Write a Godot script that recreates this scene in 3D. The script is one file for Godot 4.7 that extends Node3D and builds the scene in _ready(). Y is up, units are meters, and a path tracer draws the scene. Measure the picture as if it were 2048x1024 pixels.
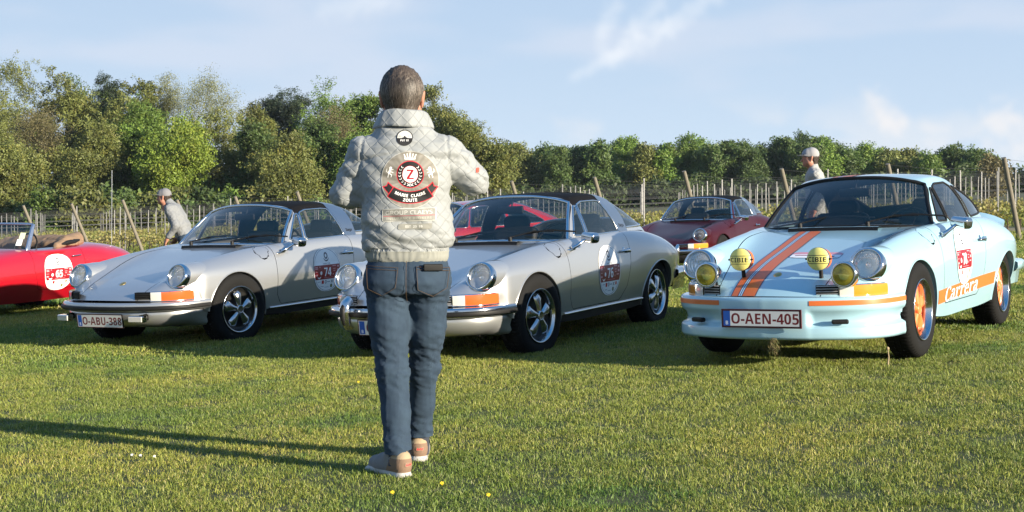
extends Node3D
# A man in a quilted jacket photographs a row of classic sports cars on a lawn beside a vineyard.

const FPX := 2825.0          # focal length in pixels of the 2048 x 1024 photograph
const EYE := 1.236
const SLOPE := 0.0385
var rng := RandomNumberGenerator.new()

func _ready() -> void:
	rng.seed = 7
	# camera: level, with the lens shifted down
	var cam := Camera3D.new()
	cam.name = "camera"
	add_child(cam)
	cam.position = Vector3(0, EYE, 0)
	var near := 0.1
	cam.set_frustum(near * 1024.0 / FPX, Vector2(0, -near * (512.0 - 382.65) / FPX), near, 4000.0)
	cam.current = true
	# sky
	var env := Environment.new()
	env.background_mode = Environment.BG_SKY
	var sky := Sky.new()
	var pan := PanoramaSkyMaterial.new()
	pan.panorama = tex(sky_image())
	sky.sky_material = pan
	env.sky = sky
	env.background_energy_multiplier = 0.56
	env.tonemap_mode = Environment.TONE_MAPPER_LINEAR
	env.tonemap_exposure = 2.4
	env.sdfgi_enabled = true; env.ssao_enabled = true; env.ssil_enabled = true
	env.fog_enabled = true; env.fog_density = 0.0001; env.fog_light_color = Color(.80, .86, .93)
	var we := WorldEnvironment.new()
	we.name = "world_environment"
	we.environment = env
	add_child(we)
	# sun: low, behind the camera's right shoulder
	var sun := DirectionalLight3D.new()
	sun.name = "sun"
	add_child(sun)
	var el := deg_to_rad(14.0)
	var d := Vector3(-.81 * cos(el), -sin(el), -.587 * cos(el))
	sun.look_at_from_position(Vector3.ZERO, d, Vector3.UP)
	sun.light_energy = 1.6
	sun.light_color = Color(1.0, .945, .85)
	sun.light_angular_distance = 0.5
	sun.shadow_enabled = true
	materials()
	if not skip("ground"): ground()
	if not skip("grass"): grass()
	if not skip("trees"): trees()
	if not skip("vines"): vineyard()
	if not skip("cars"): cars()
	if not skip("people"): people()
	if not skip("bits"): bits()

func skip(_s: String) -> bool: return false


# ---------------------------------------------------------------- mesh helpers
class G:
	var v := PackedVector3Array()
	var t := PackedVector2Array()
	var c := PackedColorArray()
	var i := PackedInt32Array()
	var seg := []

	func p(q: Vector3, uv := Vector2.ZERO, col := Color.WHITE) -> int:
		v.append(q); t.append(uv); c.append(col)
		return v.size() - 1

	func tri(a: int, b: int, d: int) -> void:
		i.append(a); i.append(b); i.append(d)

	func quad(a: int, b: int, d: int, e: int) -> void:
		tri(a, b, d); tri(a, d, e)

	func grid(rows: Array, closed := false, uvs = null) -> void:
		var n: int = rows[0].size()
		var base := v.size()
		for r in rows.size():
			for k in n:
				p(rows[r][k], uvs[r][k] if uvs != null else Vector2(float(k) / maxi(1, n - 1), float(r) / maxi(1, rows.size() - 1)))
		for r in rows.size() - 1:
			for k in (n if closed else n - 1):
				var k2 := (k + 1) % n
				quad(base + r * n + k, base + (r + 1) * n + k, base + (r + 1) * n + k2, base + r * n + k2)

	func fan(pts: Array) -> void:
		var m := Vector3.ZERO
		for q in pts: m += q
		var o := p(m / pts.size())
		var f := v.size()
		for q in pts: p(q)
		for k in pts.size(): tri(o, f + k, f + (k + 1) % pts.size())

	func box(ctr: Vector3, size: Vector3, b := Basis(), bev := 0.0) -> void:
		var h := size * 0.5
		if bev <= 0.0:
			for ax in 3:
				for s in [-1.0, 1.0]:
					var u := (ax + 1) % 3
					var w := (ax + 2) % 3
					var q := []
					for e in [[-1, -1], [1, -1], [1, 1], [-1, 1]]:
						var d := Vector3.ZERO
						d[ax] = s * h[ax]; d[u] = e[0] * h[u]; d[w] = e[1] * h[w]
						q.append(p(ctr + b * d))
					if s > 0: quad(q[3], q[2], q[1], q[0])
					else: quad(q[0], q[1], q[2], q[3])
			return
		# rounded box: a superellipsoid-like grid
		var rows := []
		var n := 16
		for r in 9:
			var la := -PI / 2 + PI * r / 8.0
			var row := PackedVector3Array()
			for k in n:
				var lo := TAU * k / n
				var d := Vector3(cos(la) * cos(lo), sin(la), cos(la) * sin(lo))
				var inn := Vector3(maxf(h.x - bev, 0), maxf(h.y - bev, 0), maxf(h.z - bev, 0))
				var sg := Vector3(signf(snappedf(d.x, .001)), signf(snappedf(d.y, .001)), signf(snappedf(d.z, .001)))
				if sg.x == 0: sg.x = 1
				if sg.z == 0: sg.z = 1
				if sg.y == 0: sg.y = 1
				row.append(ctr + b * (sg * inn + d * minf(bev, minf(h.x, minf(h.y, h.z)))))
			rows.append(row)
		# rows jump between corners: add the in-between faces by closing the grid
		grid(rows, true)

	func tube(pts: Array, rad, sides := 8, caps := true, closed := false) -> void:
		var rows := []
		var n := pts.size()
		var last := Vector3.ZERO
		for k in n:
			var d: Vector3
			if closed: d = (pts[(k + 1) % n] - pts[(k - 1 + n) % n])
			else: d = pts[mini(k + 1, n - 1)] - pts[maxi(k - 1, 0)]
			d = d.normalized()
			if last == Vector3.ZERO:
				last = d.cross(Vector3.UP if absf(d.y) < 0.9 else Vector3.RIGHT).normalized()
			var a := (last - d * last.dot(d)).normalized()
			last = a
			var bb := d.cross(a)
			var r: float = rad[k] if rad is Array else rad
			var row := PackedVector3Array()
			for s in sides:
				var an := TAU * s / sides
				row.append(pts[k] + (a * cos(an) + bb * sin(an)) * r)
			rows.append(row)
		if closed: rows.append(rows[0])
		grid(rows, true)
		if caps and not closed:
			fan(Array(rows[0])); 
			var e := Array(rows[-1]); e.reverse(); fan(e)

	# profile of Vector2(radius, height) turned round the y axis of x
	func lathe(prof: Array, x := Transform3D(), segs := 24, a0 := 0.0, a1 := TAU) -> void:
		var rows := []
		var full := absf(a1 - a0 - TAU) < 0.001
		for q in prof:
			var row := PackedVector3Array()
			for k in (segs if full else segs + 1):
				var an := a0 + (a1 - a0) * k / segs
				row.append(x * Vector3(cos(an) * q.x, q.y, sin(an) * q.x))
			rows.append(row)
		grid(rows, full)

	# hard-edged lathe: every band keeps its own vertices
	func lathe_hard(prof: Array, x := Transform3D(), segs := 24) -> void:
		for k in prof.size() - 1: lathe([prof[k], prof[k + 1]], x, segs)

	# sweep a closed or open 2D profile along frames
	func add(g: G, x := Transform3D()) -> void:
		var base := v.size()
		for k in g.v.size(): p(x * g.v[k], g.t[k], g.c[k])
		for k in g.i: i.append(base + k)

	func mirrored() -> G:
		var g := G.new()
		for k in v.size(): g.p(Vector3(v[k].x, v[k].y, -v[k].z), t[k], c[k])
		for k in range(0, i.size(), 3): g.tri(i[k], i[k + 2], i[k + 1])
		for s in seg: g.seg.append([Vector3(s[0].x, s[0].y, -s[0].z), Vector3(s[1].x, s[1].y, -s[1].z)])
		return g

	func both() -> G:
		var g := G.new()
		g.add(self); g.add(mirrored())
		return g

	func normals() -> PackedVector3Array:
		var n := PackedVector3Array(); n.resize(v.size())
		for k in range(0, i.size(), 3):
			var a := i[k]; var b := i[k + 1]; var d := i[k + 2]
			var f := (v[d] - v[a]).cross(v[b] - v[a])
			n[a] += f; n[b] += f; n[d] += f
		for k in n.size(): n[k] = n[k].normalized() if n[k].length_squared() > 1e-20 else Vector3.UP
		return n

	# moved outward along its normals
	func offset(d: float, nn = null) -> G:
		var n: PackedVector3Array = nn if nn != null else normals()
		var g := G.new()
		for k in v.size(): g.p(v[k] + n[k] * d, t[k], c[k])
		g.i = i.duplicate()
		return g

	# the part where f(point) < 0; cut edges in seg
	func cut(f: Callable) -> G:
		var g := G.new()
		var d := PackedFloat32Array(); d.resize(v.size())
		for k in v.size(): d[k] = f.call(v[k])
		var idx := {}
		var cutv := {}
		for k in range(0, i.size(), 3):
			var q := [i[k], i[k + 1], i[k + 2]]
			if d[q[0]] >= 0 and d[q[1]] >= 0 and d[q[2]] >= 0: continue
			var poly := []
			var ce := []
			for e in 3:
				var a: int = q[e]; var b: int = q[(e + 1) % 3]
				if d[a] < 0:
					if not idx.has(a): idx[a] = g.p(v[a], t[a], c[a])
					poly.append(idx[a])
				if (d[a] < 0) != (d[b] < 0):
					var lo := mini(a, b); var hi := maxi(a, b)
					var key := lo * 1000003 + hi
					if not cutv.has(key):
						var s := d[lo] / (d[lo] - d[hi])
						cutv[key] = g.p(v[lo].lerp(v[hi], s), t[lo].lerp(t[hi], s), c[lo].lerp(c[hi], s))
					poly.append(cutv[key]); ce.append(cutv[key])
			for e in range(1, poly.size() - 1): g.tri(poly[0], poly[e], poly[e + 1])
			if ce.size() == 2: g.seg.append([g.v[ce[0]], g.v[ce[1]]])
		return g

	func loops() -> Array:
		var at := {}
		for s in seg:
			for e in 2:
				var k := Vector3i((s[e] * 20000.0).round())
				if not at.has(k): at[k] = []
				at[k].append(s)
		var used := {}
		var out := []
		# begin at open ends first
		var starts := []
		for k in at: if at[k].size() == 1: starts.append(k)
		for k in at: if at[k].size() != 1: starts.append(k)
		for k in starts:
			var line := []
			var cur: Vector3i = k
			while true:
				var found = null
				for s in at[cur]:
					if not used.has(s): found = s; break
				if found == null: break
				used[found] = true
				var a := Vector3i((found[0] * 20000.0).round())
				if line.is_empty(): line.append(found[0] if a == cur else found[1])
				line.append(found[1] if a == cur else found[0])
				cur = Vector3i((line[-1] * 20000.0).round())
			if line.size() > 2: out.append(line)
		return out

	func mesh(crease := 0.0) -> ArrayMesh:
		var a := []
		a.resize(Mesh.ARRAY_MAX)
		var vv := v; var tt := t; var cc := c; var ii := i
		var nn: PackedVector3Array
		if crease > 0.0:
			var fn := PackedVector3Array()
			var at := {}
			for k in range(0, i.size(), 3):
				fn.append((v[i[k + 2]] - v[i[k]]).cross(v[i[k + 1]] - v[i[k]]))
				for e in 3:
					var key := Vector3i((v[i[k + e]] * 10000.0).round())
					if not at.has(key): at[key] = PackedInt32Array()
					at[key].append(k / 3)
			vv = PackedVector3Array(); tt = PackedVector2Array(); cc = PackedColorArray(); ii = PackedInt32Array(); nn = PackedVector3Array()
			var lim := cos(deg_to_rad(crease))
			for k in i.size():
				var f := fn[k / 3]
				var fu := f.normalized()
				var s := Vector3.ZERO
				for o in at[Vector3i((v[i[k]] * 10000.0).round())]:
					if fn[o].normalized().dot(fu) > lim: s += fn[o]
				vv.append(v[i[k]]); tt.append(t[i[k]]); cc.append(c[i[k]]); ii.append(k)
				nn.append(s.normalized() if s.length_squared() > 1e-20 else Vector3.UP)
		else:
			nn = normals()
		a[Mesh.ARRAY_VERTEX] = vv; a[Mesh.ARRAY_NORMAL] = nn; a[Mesh.ARRAY_TEX_UV] = tt
		a[Mesh.ARRAY_COLOR] = cc; a[Mesh.ARRAY_INDEX] = ii
		var m := ArrayMesh.new()
		if vv.size() and ii.size(): m.add_surface_from_arrays(Mesh.PRIMITIVE_TRIANGLES, a)
		return m


func obj(called: String, g, mat: Material, parent: Node = null, crease := 0.0) -> MeshInstance3D:
	var o := MeshInstance3D.new()
	o.name = called
	o.mesh = g if g is Mesh else g.mesh(crease)
	o.material_override = mat
	(parent if parent else self).add_child(o, true)
	if parent == null: o.name = numbered(called, o)
	return o


var names := {}
func numbered(called: String, _o = null) -> String:
	var n: int = names.get(called, 0)
	names[called] = n + 1
	return called if n == 0 else "%s_%03d" % [called, n]


func thing(called: String, label: String, category: String, x := Transform3D(), group := "") -> Node3D:
	var o := Node3D.new()
	o.name = numbered(called)
	add_child(o)
	o.transform = x
	tag(o, label, category, group)
	return o


func tag(o: Node, label: String, category: String, group := "") -> Node:
	o.set_meta("label", label)
	if category: o.set_meta("category", category)
	if group: o.set_meta("group", group)
	return o


func dup(root: Node3D, x: Transform3D, label: String, called := "") -> Node3D:
	var base := called if called else String(root.name).rstrip("0123456789").rstrip("_")
	var r: Node3D = root.duplicate()
	r.name = numbered(base)
	add_child(r)
	r.transform = x
	if label: r.set_meta("label", label)
	return r


func kind(o: Node, k: String) -> Node:
	o.set_meta("kind", k)
	return o


func lin(r: float, g: float, b: float) -> Color:   # a real-world (linear) base colour
	return Color(r, g, b).linear_to_srgb()


func mat(col: Color, rough := 0.6, metal := 0.0, more := {}) -> StandardMaterial3D:
	var m := StandardMaterial3D.new()
	m.albedo_color = col
	m.roughness = rough
	m.metallic = metal
	for k in more: m.set(k, more[k])
	return m


func glass(tint: Color, a := 0.12) -> StandardMaterial3D:
	var m := mat(Color(tint.r, tint.g, tint.b, a), 0.02)
	m.transparency = BaseMaterial3D.TRANSPARENCY_ALPHA
	return m


# Catmull-Rom on an array of Vector3
func cr(a: Array, u: float) -> Vector3:
	var n := a.size()
	var k := clampi(int(floor(u)), 0, n - 2)
	var s := u - k
	var p1: Vector3 = a[k]
	var p2: Vector3 = a[k + 1]
	var p0: Vector3 = a[k - 1] if k > 0 else p1 * 2.0 - p2
	var p3: Vector3 = a[k + 2] if k + 2 < n else p2 * 2.0 - p1
	return 0.5 * ((2.0 * p1) + (p2 - p0) * s + (2.0 * p0 - 5.0 * p1 + 4.0 * p2 - p3) * s * s + (3.0 * p1 - p0 - 3.0 * p2 + p3) * s * s * s)


# a half body from stations (each a list of points from the sill up to the centre line); mu and mv points between
func loft(st: Array, mu: int, mv: int, centre := true) -> G:
	var K: int = st[0].size()
	var rows := []
	var g := G.new()
	var cols := []
	for k in K:
		var c := []
		for s in st: c.append(s[k])
		cols.append(c)
	for r in (st.size() - 1) * mu + 1:
		var u := float(r) / mu
		var pts := []
		for k in K: pts.append(cr(cols[k], u))
		if centre:
			var q: Vector3 = pts[K - 2]
			pts.append(Vector3(q.x, q.y, -q.z))
		var row := PackedVector3Array()
		for k in (K - 1) * mv + 1: row.append(cr(pts, float(k) / mv))
		if centre: row[-1].z = 0.0
		row.reverse()
		rows.append(row)
	g.grid(rows)
	return g


# signed distance to a polygon (negative inside), with rounded corners
func poly_sd(q: Vector2, pts: Array, r := 0.0) -> float:
	var d := 1e9
	var s := 1.0
	var n := pts.size()
	for k in n:
		var a: Vector2 = pts[k]
		var b: Vector2 = pts[(k + 1) % n]
		var e := b - a
		var w := q - a
		var h := w - e * clampf(w.dot(e) / e.dot(e), 0.0, 1.0)
		d = minf(d, h.length_squared())
		var c1 := q.y >= a.y; var c2 := q.y < b.y; var c3 := e.x * w.y > e.y * w.x
		if (c1 and c2 and c3) or (not c1 and not c2 and not c3): s = -s
	return s * sqrt(d) - r


func smin(a: float, b: float, k: float) -> float:
	var h := clampf(0.5 + 0.5 * (b - a) / k, 0.0, 1.0)
	return lerpf(b, a, h) - k * h * (1.0 - h)


func smooth(e0: float, e1: float, x: float) -> float:
	var s := clampf((x - e0) / (e1 - e0), 0.0, 1.0)
	return s * s * (3.0 - 2.0 * s)


# a flat strip or flange from a line of points, moved by d
func flange(pts: Array, d: Vector3) -> G:
	var g := G.new()
	var a := PackedVector3Array(pts)
	var b := PackedVector3Array()
	for q in pts: b.append(q + d)
	g.grid([a, b])
	return g


func mirror_pts(pts: Array) -> Array:
	return pts.map(func(q): return Vector3(q.x, q.y, -q.z))


# ---------------------------------------------------------------- lettering and print on images
var fonts := {}
func font(bold := false, serif := false) -> Font:
	var k := [bold, serif]
	if not fonts.has(k):
		var f := SystemFont.new()
		f.font_names = PackedStringArray(["Droid Serif" if serif else "Droid Sans"])
		f.font_weight = 700 if bold else 400
		fonts[k] = f
	return fonts[k]


# triangles of a text, centred on the origin, height 1 = capital height
var texts := {}
func text_tris(s: String, bold := true, serif := false) -> PackedVector2Array:
	var key := [s, bold, serif]
	if texts.has(key): return texts[key]
	var m := TextMesh.new()
	m.text = s
	m.font = font(bold, serif)
	m.font_size = 64
	m.pixel_size = 0.01
	m.depth = 0.0
	m.curve_step = 2.0
	var a := m.get_mesh_arrays()
	var out := PackedVector2Array()
	var vv: PackedVector3Array = a[Mesh.ARRAY_VERTEX]
	var ii = a[Mesh.ARRAY_INDEX]
	if ii == null or ii.is_empty(): ii = PackedInt32Array(range(vv.size()))
	var lo := Vector2(1e9, 1e9); var hi := -lo
	for q in vv:
		lo = lo.min(Vector2(q.x, q.y)); hi = hi.max(Vector2(q.x, q.y))
	var cap := 0.457
	for k in ii:
		out.append((Vector2(vv[k].x, vv[k].y) - (lo + hi) * 0.5) / cap)
	texts[key] = out
	return out


func fill_tri(im: Image, a: Vector2, b: Vector2, d: Vector2, col: Color) -> void:
	var x0 := maxi(0, int(floor(minf(a.x, minf(b.x, d.x)) - 0.5)))
	var x1 := mini(im.get_width() - 1, int(ceil(maxf(a.x, maxf(b.x, d.x)))))
	var y0 := maxi(0, int(floor(minf(a.y, minf(b.y, d.y)) - 0.5)))
	var y1 := mini(im.get_height() - 1, int(ceil(maxf(a.y, maxf(b.y, d.y)))))
	var ar := (b - a).cross(d - a)
	if absf(ar) < 1e-6: return
	for y in range(y0, y1 + 1):
		for x in range(x0, x1 + 1):
			var q := Vector2(x + 0.5, y + 0.5)
			var w0 := (b - a).cross(q - a) / ar
			var w1 := (d - b).cross(q - b) / ar
			var w2 := (a - d).cross(q - d) / ar
			if w0 >= -0.001 and w1 >= -0.001 and w2 >= -0.001: im.set_pixel(x, y, col)


# draw a text with capitals h pixels high, centred at c; warp maps the pixel offset from c
func draw_text(im: Image, s: String, c: Vector2, h: float, col: Color, bold := true, stretch := 1.0, warp = null, serif := false) -> void:
	var tr := text_tris(s, bold, serif)
	for k in range(0, tr.size(), 3):
		var q := []
		for e in 3:
			var w := Vector2(tr[k + e].x * h * stretch, -tr[k + e].y * h)
			q.append(c + (warp.call(w) if warp != null else w))
		fill_tri(im, q[0], q[1], q[2], col)


func draw_poly(im: Image, pts: Array, col: Color) -> void:
	var idx := Geometry2D.triangulate_polygon(PackedVector2Array(pts))
	for k in range(0, idx.size(), 3): fill_tri(im, pts[idx[k]], pts[idx[k + 1]], pts[idx[k + 2]], col)


func draw_disc(im: Image, c: Vector2, rx: float, ry: float, col: Color) -> void:
	for y in range(maxi(0, int(c.y - ry)), mini(im.get_height(), int(c.y + ry) + 2)):
		for x in range(maxi(0, int(c.x - rx)), mini(im.get_width(), int(c.x + rx) + 2)):
			var d := Vector2((x + .5 - c.x) / rx, (y + .5 - c.y) / ry)
			if d.length_squared() < 1.0: im.set_pixel(x, y, col)


func draw_line(im: Image, a: Vector2, b: Vector2, w: float, col: Color) -> void:
	var n := (b - a).orthogonal().normalized() * w * 0.5
	fill_tri(im, a + n, b + n, b - n, col)
	fill_tri(im, a + n, b - n, a - n, col)


func rect(im: Image, x: float, y: float, w: float, h: float, col: Color) -> void:
	im.fill_rect(Rect2i(int(x), int(y), int(w), int(h)), col)


func tex(im: Image) -> ImageTexture:
	return ImageTexture.create_from_image(im)


func print_mat(im: Image, rough := 0.4, more := {}) -> StandardMaterial3D:
	var m := mat(Color.WHITE, rough, 0.0, more)
	m.albedo_texture = tex(im)
	m.texture_repeat = false
	return m


func noise_tex(seed_: int, freq: float, oct: int, size := 512, ramp = null, normal := false, bump := 4.0, type := FastNoiseLite.TYPE_SIMPLEX_SMOOTH) -> NoiseTexture2D:
	var n := FastNoiseLite.new()
	n.seed = seed_; n.frequency = freq; n.fractal_octaves = oct; n.noise_type = type
	var x := NoiseTexture2D.new()
	x.width = size; x.height = size; x.noise = n; x.seamless = true
	x.as_normal_map = normal; x.bump_strength = bump
	if ramp:
		var gr := Gradient.new()
		gr.offsets = PackedFloat32Array(ramp[0])
		gr.colors = PackedColorArray(ramp[1])
		x.color_ramp = gr
	return x

# ---------------------------------------------------------------- the rear-engined sports car: x rearwards from the front axle, y up, z to its left
const ZAX := Basis(Vector3(1, 0, 0), Vector3(0, 0, 1), Vector3(0, -1, 0))   # turns a lathe's axis to z
var C := {}          # shapes shared by the cars
var M := {}          # materials shared by everything

func V(x: float, y: float, z := 0.0) -> Vector3: return Vector3(x, y, z)

func stations(rows: Array) -> Array:
	var out := []
	for r in rows:
		var s := []
		for q in r: s.append(Vector3(q[0], q[1], q[2]))
		out.append(s)
	return out

func st_x(x: float, pts: Array) -> Array:
	return pts.map(func(q): return [x, q[0], q[1]])

func plan(t: float) -> Vector3:   # the bumper line seen from above, t from -1 (right) to 1 (left)
	var pts := [V(-.905, 0, 0), V(-.896, 0, .18), V(-.862, 0, .36), V(-.80, 0, .53), V(-.715, 0, .655), V(-.61, 0, .73), V(-.49, 0, .768), V(-.355, 0, .785)]
	var q = cr(pts, absf(t) * 7.0) if absf(t) > .0001 else pts[0]
	return Vector3(q.x, 0, q.z * .928 * signf(t) if absf(t) > .0001 else 0.0)

func plan_n(t: float) -> Vector3:
	var d := (plan(minf(t + .01, 1.0)) - plan(maxf(t - .01, -1.0))).normalized()
	return Vector3(-d.z, 0, d.x)

func sweep_front(prof: Callable, n := 64, t0 := -1.0, t1 := 1.0) -> G:
	var rows := []
	for k in n + 1:
		var t := t0 + (t1 - t0) * k / n
		var row := PackedVector3Array()
		for q in prof.call(t): row.append(plan(t) + plan_n(t) * q.x + Vector3(0, q.y, 0))
		rows.append(row)
	var g := G.new()
	g.grid(rows)
	return g

func side_y(e: G, x: float, y: float) -> float:   # how far out the left side stands at (x, y)
	var best := 0.0
	for k in range(0, e.i.size(), 3):
		var a := e.v[e.i[k]]; var b := e.v[e.i[k + 1]]; var d := e.v[e.i[k + 2]]
		if maxf(a.x, maxf(b.x, d.x)) < x or minf(a.x, minf(b.x, d.x)) > x or maxf(a.y, maxf(b.y, d.y)) < y or minf(a.y, minf(b.y, d.y)) > y: continue
		var q := Vector2(x, y); var a2 := Vector2(a.x, a.y); var b2 := Vector2(b.x, b.y); var d2 := Vector2(d.x, d.y)
		var ar := (b2 - a2).cross(d2 - a2)
		if absf(ar) < 1e-9: continue
		var w2 := (b2 - a2).cross(q - a2) / ar
		var w0 := (d2 - b2).cross(q - b2) / ar
		var w1 := 1.0 - w0 - w2
		if w0 > -.01 and w1 > -.01 and w2 > -.01: best = maxf(best, a.z * w0 + b.z * w1 + d.z * w2)
	return best

func line_tube(g: G, lines: Array, r: float, sides := 6) -> void:
	for l in lines:
		var closed: bool = l[0].distance_to(l[-1]) < .002
		var pts: Array = l.slice(0, -1) if closed else l
		# thin out points that crowd
		var out := [pts[0]]
		for q in pts:
			if q.distance_to(out[-1]) > .008: out.append(q)
		if out.size() > 2: g.tube(out, r, sides, true, closed)

func build_car_shapes() -> void:
	var body := loft(stations([
		[[-.47, .43, .715], [-.52, .435, .70], [-.58, .44, .675], [-.66, .445, .635], [-.74, .45, .56], [-.81, .455, .42], [-.855, .458, .22], [-.87, .46, 0]],
		[[-.455, .425, .730], [-.50, .46, .722], [-.545, .495, .712], [-.60, .525, .662], [-.640, .535, .57], [-.735, .515, .41], [-.772, .512, .21], [-.783, .514, 0]],
		[[-.42, .40, .745], [-.445, .47, .742], [-.475, .55, .735], [-.505, .62, .692], [-.515, .668, .578], [-.60, .585, .40], [-.63, .576, .2], [-.637, .578, 0]],
		[[-.36, .33, .755], [-.36, .43, .768], [-.36, .55, .768], [-.37, .675, .728], [-.38, .74, .58], [-.37, .652, .40], [-.38, .648, .2], [-.385, .65, 0]],
		st_x(0, [[.28, .765], [.42, .787], [.56, .786], [.70, .745], [.795, .595], [.738, .43], [.732, .2], [.735, 0]]),
		st_x(.35, [[.24, .75], [.40, .768], [.58, .772], [.74, .73], [.83, .61], [.806, .47], [.808, .22], [.81, 0]]),
		st_x(.65, [[.22, .74], [.40, .758], [.58, .768], [.76, .735], [.848, .655], [.842, .52], [.85, .25], [.852, 0]]),
		st_x(1.1, [[.22, .74], [.40, .758], [.58, .77], [.765, .74], [.86, .685], [.865, .55], [.87, .25], [.87, 0]]),
		st_x(1.6, [[.22, .74], [.40, .765], [.58, .78], [.765, .757], [.866, .70], [.88, .58], [.89, .25], [.89, 0]]),
		st_x(2.0, [[.24, .745], [.42, .785], [.58, .806], [.75, .796], [.855, .715], [.88, .60], [.90, .3], [.90, 0]]),
		st_x(2.27, [[.28, .75], [.42, .79], [.58, .814], [.745, .80], [.84, .70], [.855, .56], [.87, .3], [.88, 0]]),
		st_x(2.62, [[.33, .735], [.43, .77], [.56, .795], [.69, .785], [.78, .68], [.795, .52], [.81, .28], [.82, 0]]),
		st_x(2.93, [[.37, .66], [.45, .70], [.54, .72], [.63, .71], [.69, .62], [.70, .48], [.71, .25], [.715, 0]]),
		[[3.02, .41, .57], [3.04, .45, .60], [3.05, .49, .605], [3.06, .53, .595], [3.08, .565, .54], [3.10, .575, .42], [3.12, .58, .22], [3.13, .585, 0]],
	]), 9, 5)
	# the front wings stand a little closer in than the doors
	for k in body.v.size():
		var q := body.v[k]
		if q.z > .55: body.v[k].z = .55 + (q.z - .55) * lerpf(.78, 1.0, smooth(-.5, .6, q.x))
		body.v[k].z *= lerpf(.94, 1.0, smooth(-.68, -.36, q.x))
	C.full = body
	var nn := body.normals()
	var af := func(q: Vector3): return 1.0 - Vector2(q.x / .352, (q.y - .295) / .35).length()
	var ar := func(q: Vector3): return 1.0 - Vector2((q.x - 2.271) / .345, (q.y - .285) / .315).length()
	body = body.cut(af)
	var lip_f: Array = body.loops()
	body = body.cut(ar)
	var lip_r: Array = body.loops()
	body = body.cut(func(q): return minf(minf(q.y - .80, .60 - absf(q.z)), minf(q.x - .80, 2.30 - q.x)))
	# bonnet
	var hw := func(x: float) -> float: return lerpf(.345, .53, smooth(-.87, .3, x))
	var hood_f := func(q: Vector3): return maxf(absf(q.z) - hw.call(q.x), q.x - (.47 + .08 * q.z * q.z))
	C.hood = body.cut(hood_f).both()
	body = body.cut(func(q): return .0055 - hood_f.call(q))
	# fuel flap, on the left wing
	var door := [Vector2(.53, .95), Vector2(.515, .40), Vector2(.56, .315), Vector2(1.46, .315), Vector2(1.60, .42), Vector2(1.665, .62), Vector2(1.68, .95)]
	var door_f := func(q: Vector3): return maxf(poly_sd(Vector2(q.x, q.y), door), .45 - q.z)
	C.door = body.cut(door_f)
	body = body.cut(func(q): return .0055 - door_f.call(q))
	C.sill = body.cut(func(q): return maxf(q.y - .283, maxf(.25 - q.x, q.x - 2.05))).both()
	var rest := body.cut(func(q): return .0 - maxf(q.y - .283, maxf(.25 - q.x, q.x - 2.05)))
	var flap_f := func(q: Vector3): return maxf(Vector2((q.x - .40) / .085, (q.z - .675) / .062).length() - 1.0, .72 - q.y)
	C.flap = rest.cut(flap_f)
	var left := rest.cut(func(q): return .035 - flap_f.call(q))
	C.body = left
	C.body.add(rest.mirrored())
	# rolled wheel-arch lips
	C.lips = []
	for l in lip_f + lip_r:
		if l.size() < 8: continue
		var lips := G.new()
		lips.add(flange(l, V(0, 0, -.05)))
		line_tube(lips, [l], .006)
		C.lips.append(lips.mesh()); C.lips.append(lips.mirrored().mesh())
	# bright rubbing strip along the sill
	var strip := []
	for k in 41:
		var x := .40 + 1.53 * k / 40.0
		strip.append(V(x, .288, side_y(C.full, x, .288) + .004))
	C.strip = strip
	var rb := G.new()
	rb.tube(strip, .011, 6)
	C.rocker = rb.both()
	# headlamp pods that swell out of the wings
	var tilt := deg_to_rad(21)
	C.lampx = Transform3D(Basis(Vector3(0, 0, 1), PI / 2 - tilt) , V(-.568, .642, .575))
	var pod := G.new()
	pod.tube([V(-.56, .642, .575), V(-.53, .640, .575), V(-.46, .636, .576), V(-.36, .636, .58), V(-.2, .62, .58), V(0, .58, .58)], [.100, .108, .114, .118, .115, .07], 40, false)
	C.pod = pod
	# glass house
	var gh := loft(stations([
		[[.765, .834, .645], [.93, .995, .575], [1.09, 1.135, .505], [1.07, 1.185, .36], [1.03, 1.205, 0]],
		[[1.05, .85, .672], [1.15, 1.005, .60], [1.25, 1.152, .51], [1.25, 1.204, .405], [1.24, 1.224, 0]],
		[[1.45, .86, .68], [1.48, 1.02, .61], [1.5, 1.155, .517], [1.5, 1.21, .415], [1.5, 1.232, 0]],
		[[1.85, .872, .668], [1.83, 1.01, .605], [1.78, 1.125, .515], [1.78, 1.188, .41], [1.78, 1.213, 0]],
		[[2.15, .87, .635], [2.10, .99, .585], [2.03, 1.08, .51], [2.03, 1.135, .38], [2.03, 1.16, 0]],
		[[2.40, .855, .59], [2.38, .925, .55], [2.34, .975, .48], [2.34, 1.02, .36], [2.34, 1.05, 0]],
		[[2.68, .785, .53], [2.68, .82, .50], [2.68, .845, .45], [2.67, .87, .33], [2.67, .885, 0]],
		[[3.0, .64, .45], [3.0, .66, .43], [3.0, .67, .40], [3.0, .68, .28], [3.0, .69, 0]],
	]), 10, 7)
	# side glass: quarter light, door glass, rear side glass
	var vent := [Vector2(.865, .872), Vector2(1.045, .872), Vector2(1.125, 1.115), Vector2(1.08, 1.105)]
	var dglass := [Vector2(1.075, .872), Vector2(1.625, .882), Vector2(1.60, 1.118), Vector2(1.50, 1.15), Vector2(1.25, 1.143), Vector2(1.15, 1.118)]
	var rglass := [Vector2(1.675, .885), Vector2(2.20, .905), Vector2(2.20, .925), Vector2(2.06, 1.005), Vector2(1.92, 1.07), Vector2(1.78, 1.11), Vector2(1.66, 1.122)]
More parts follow.
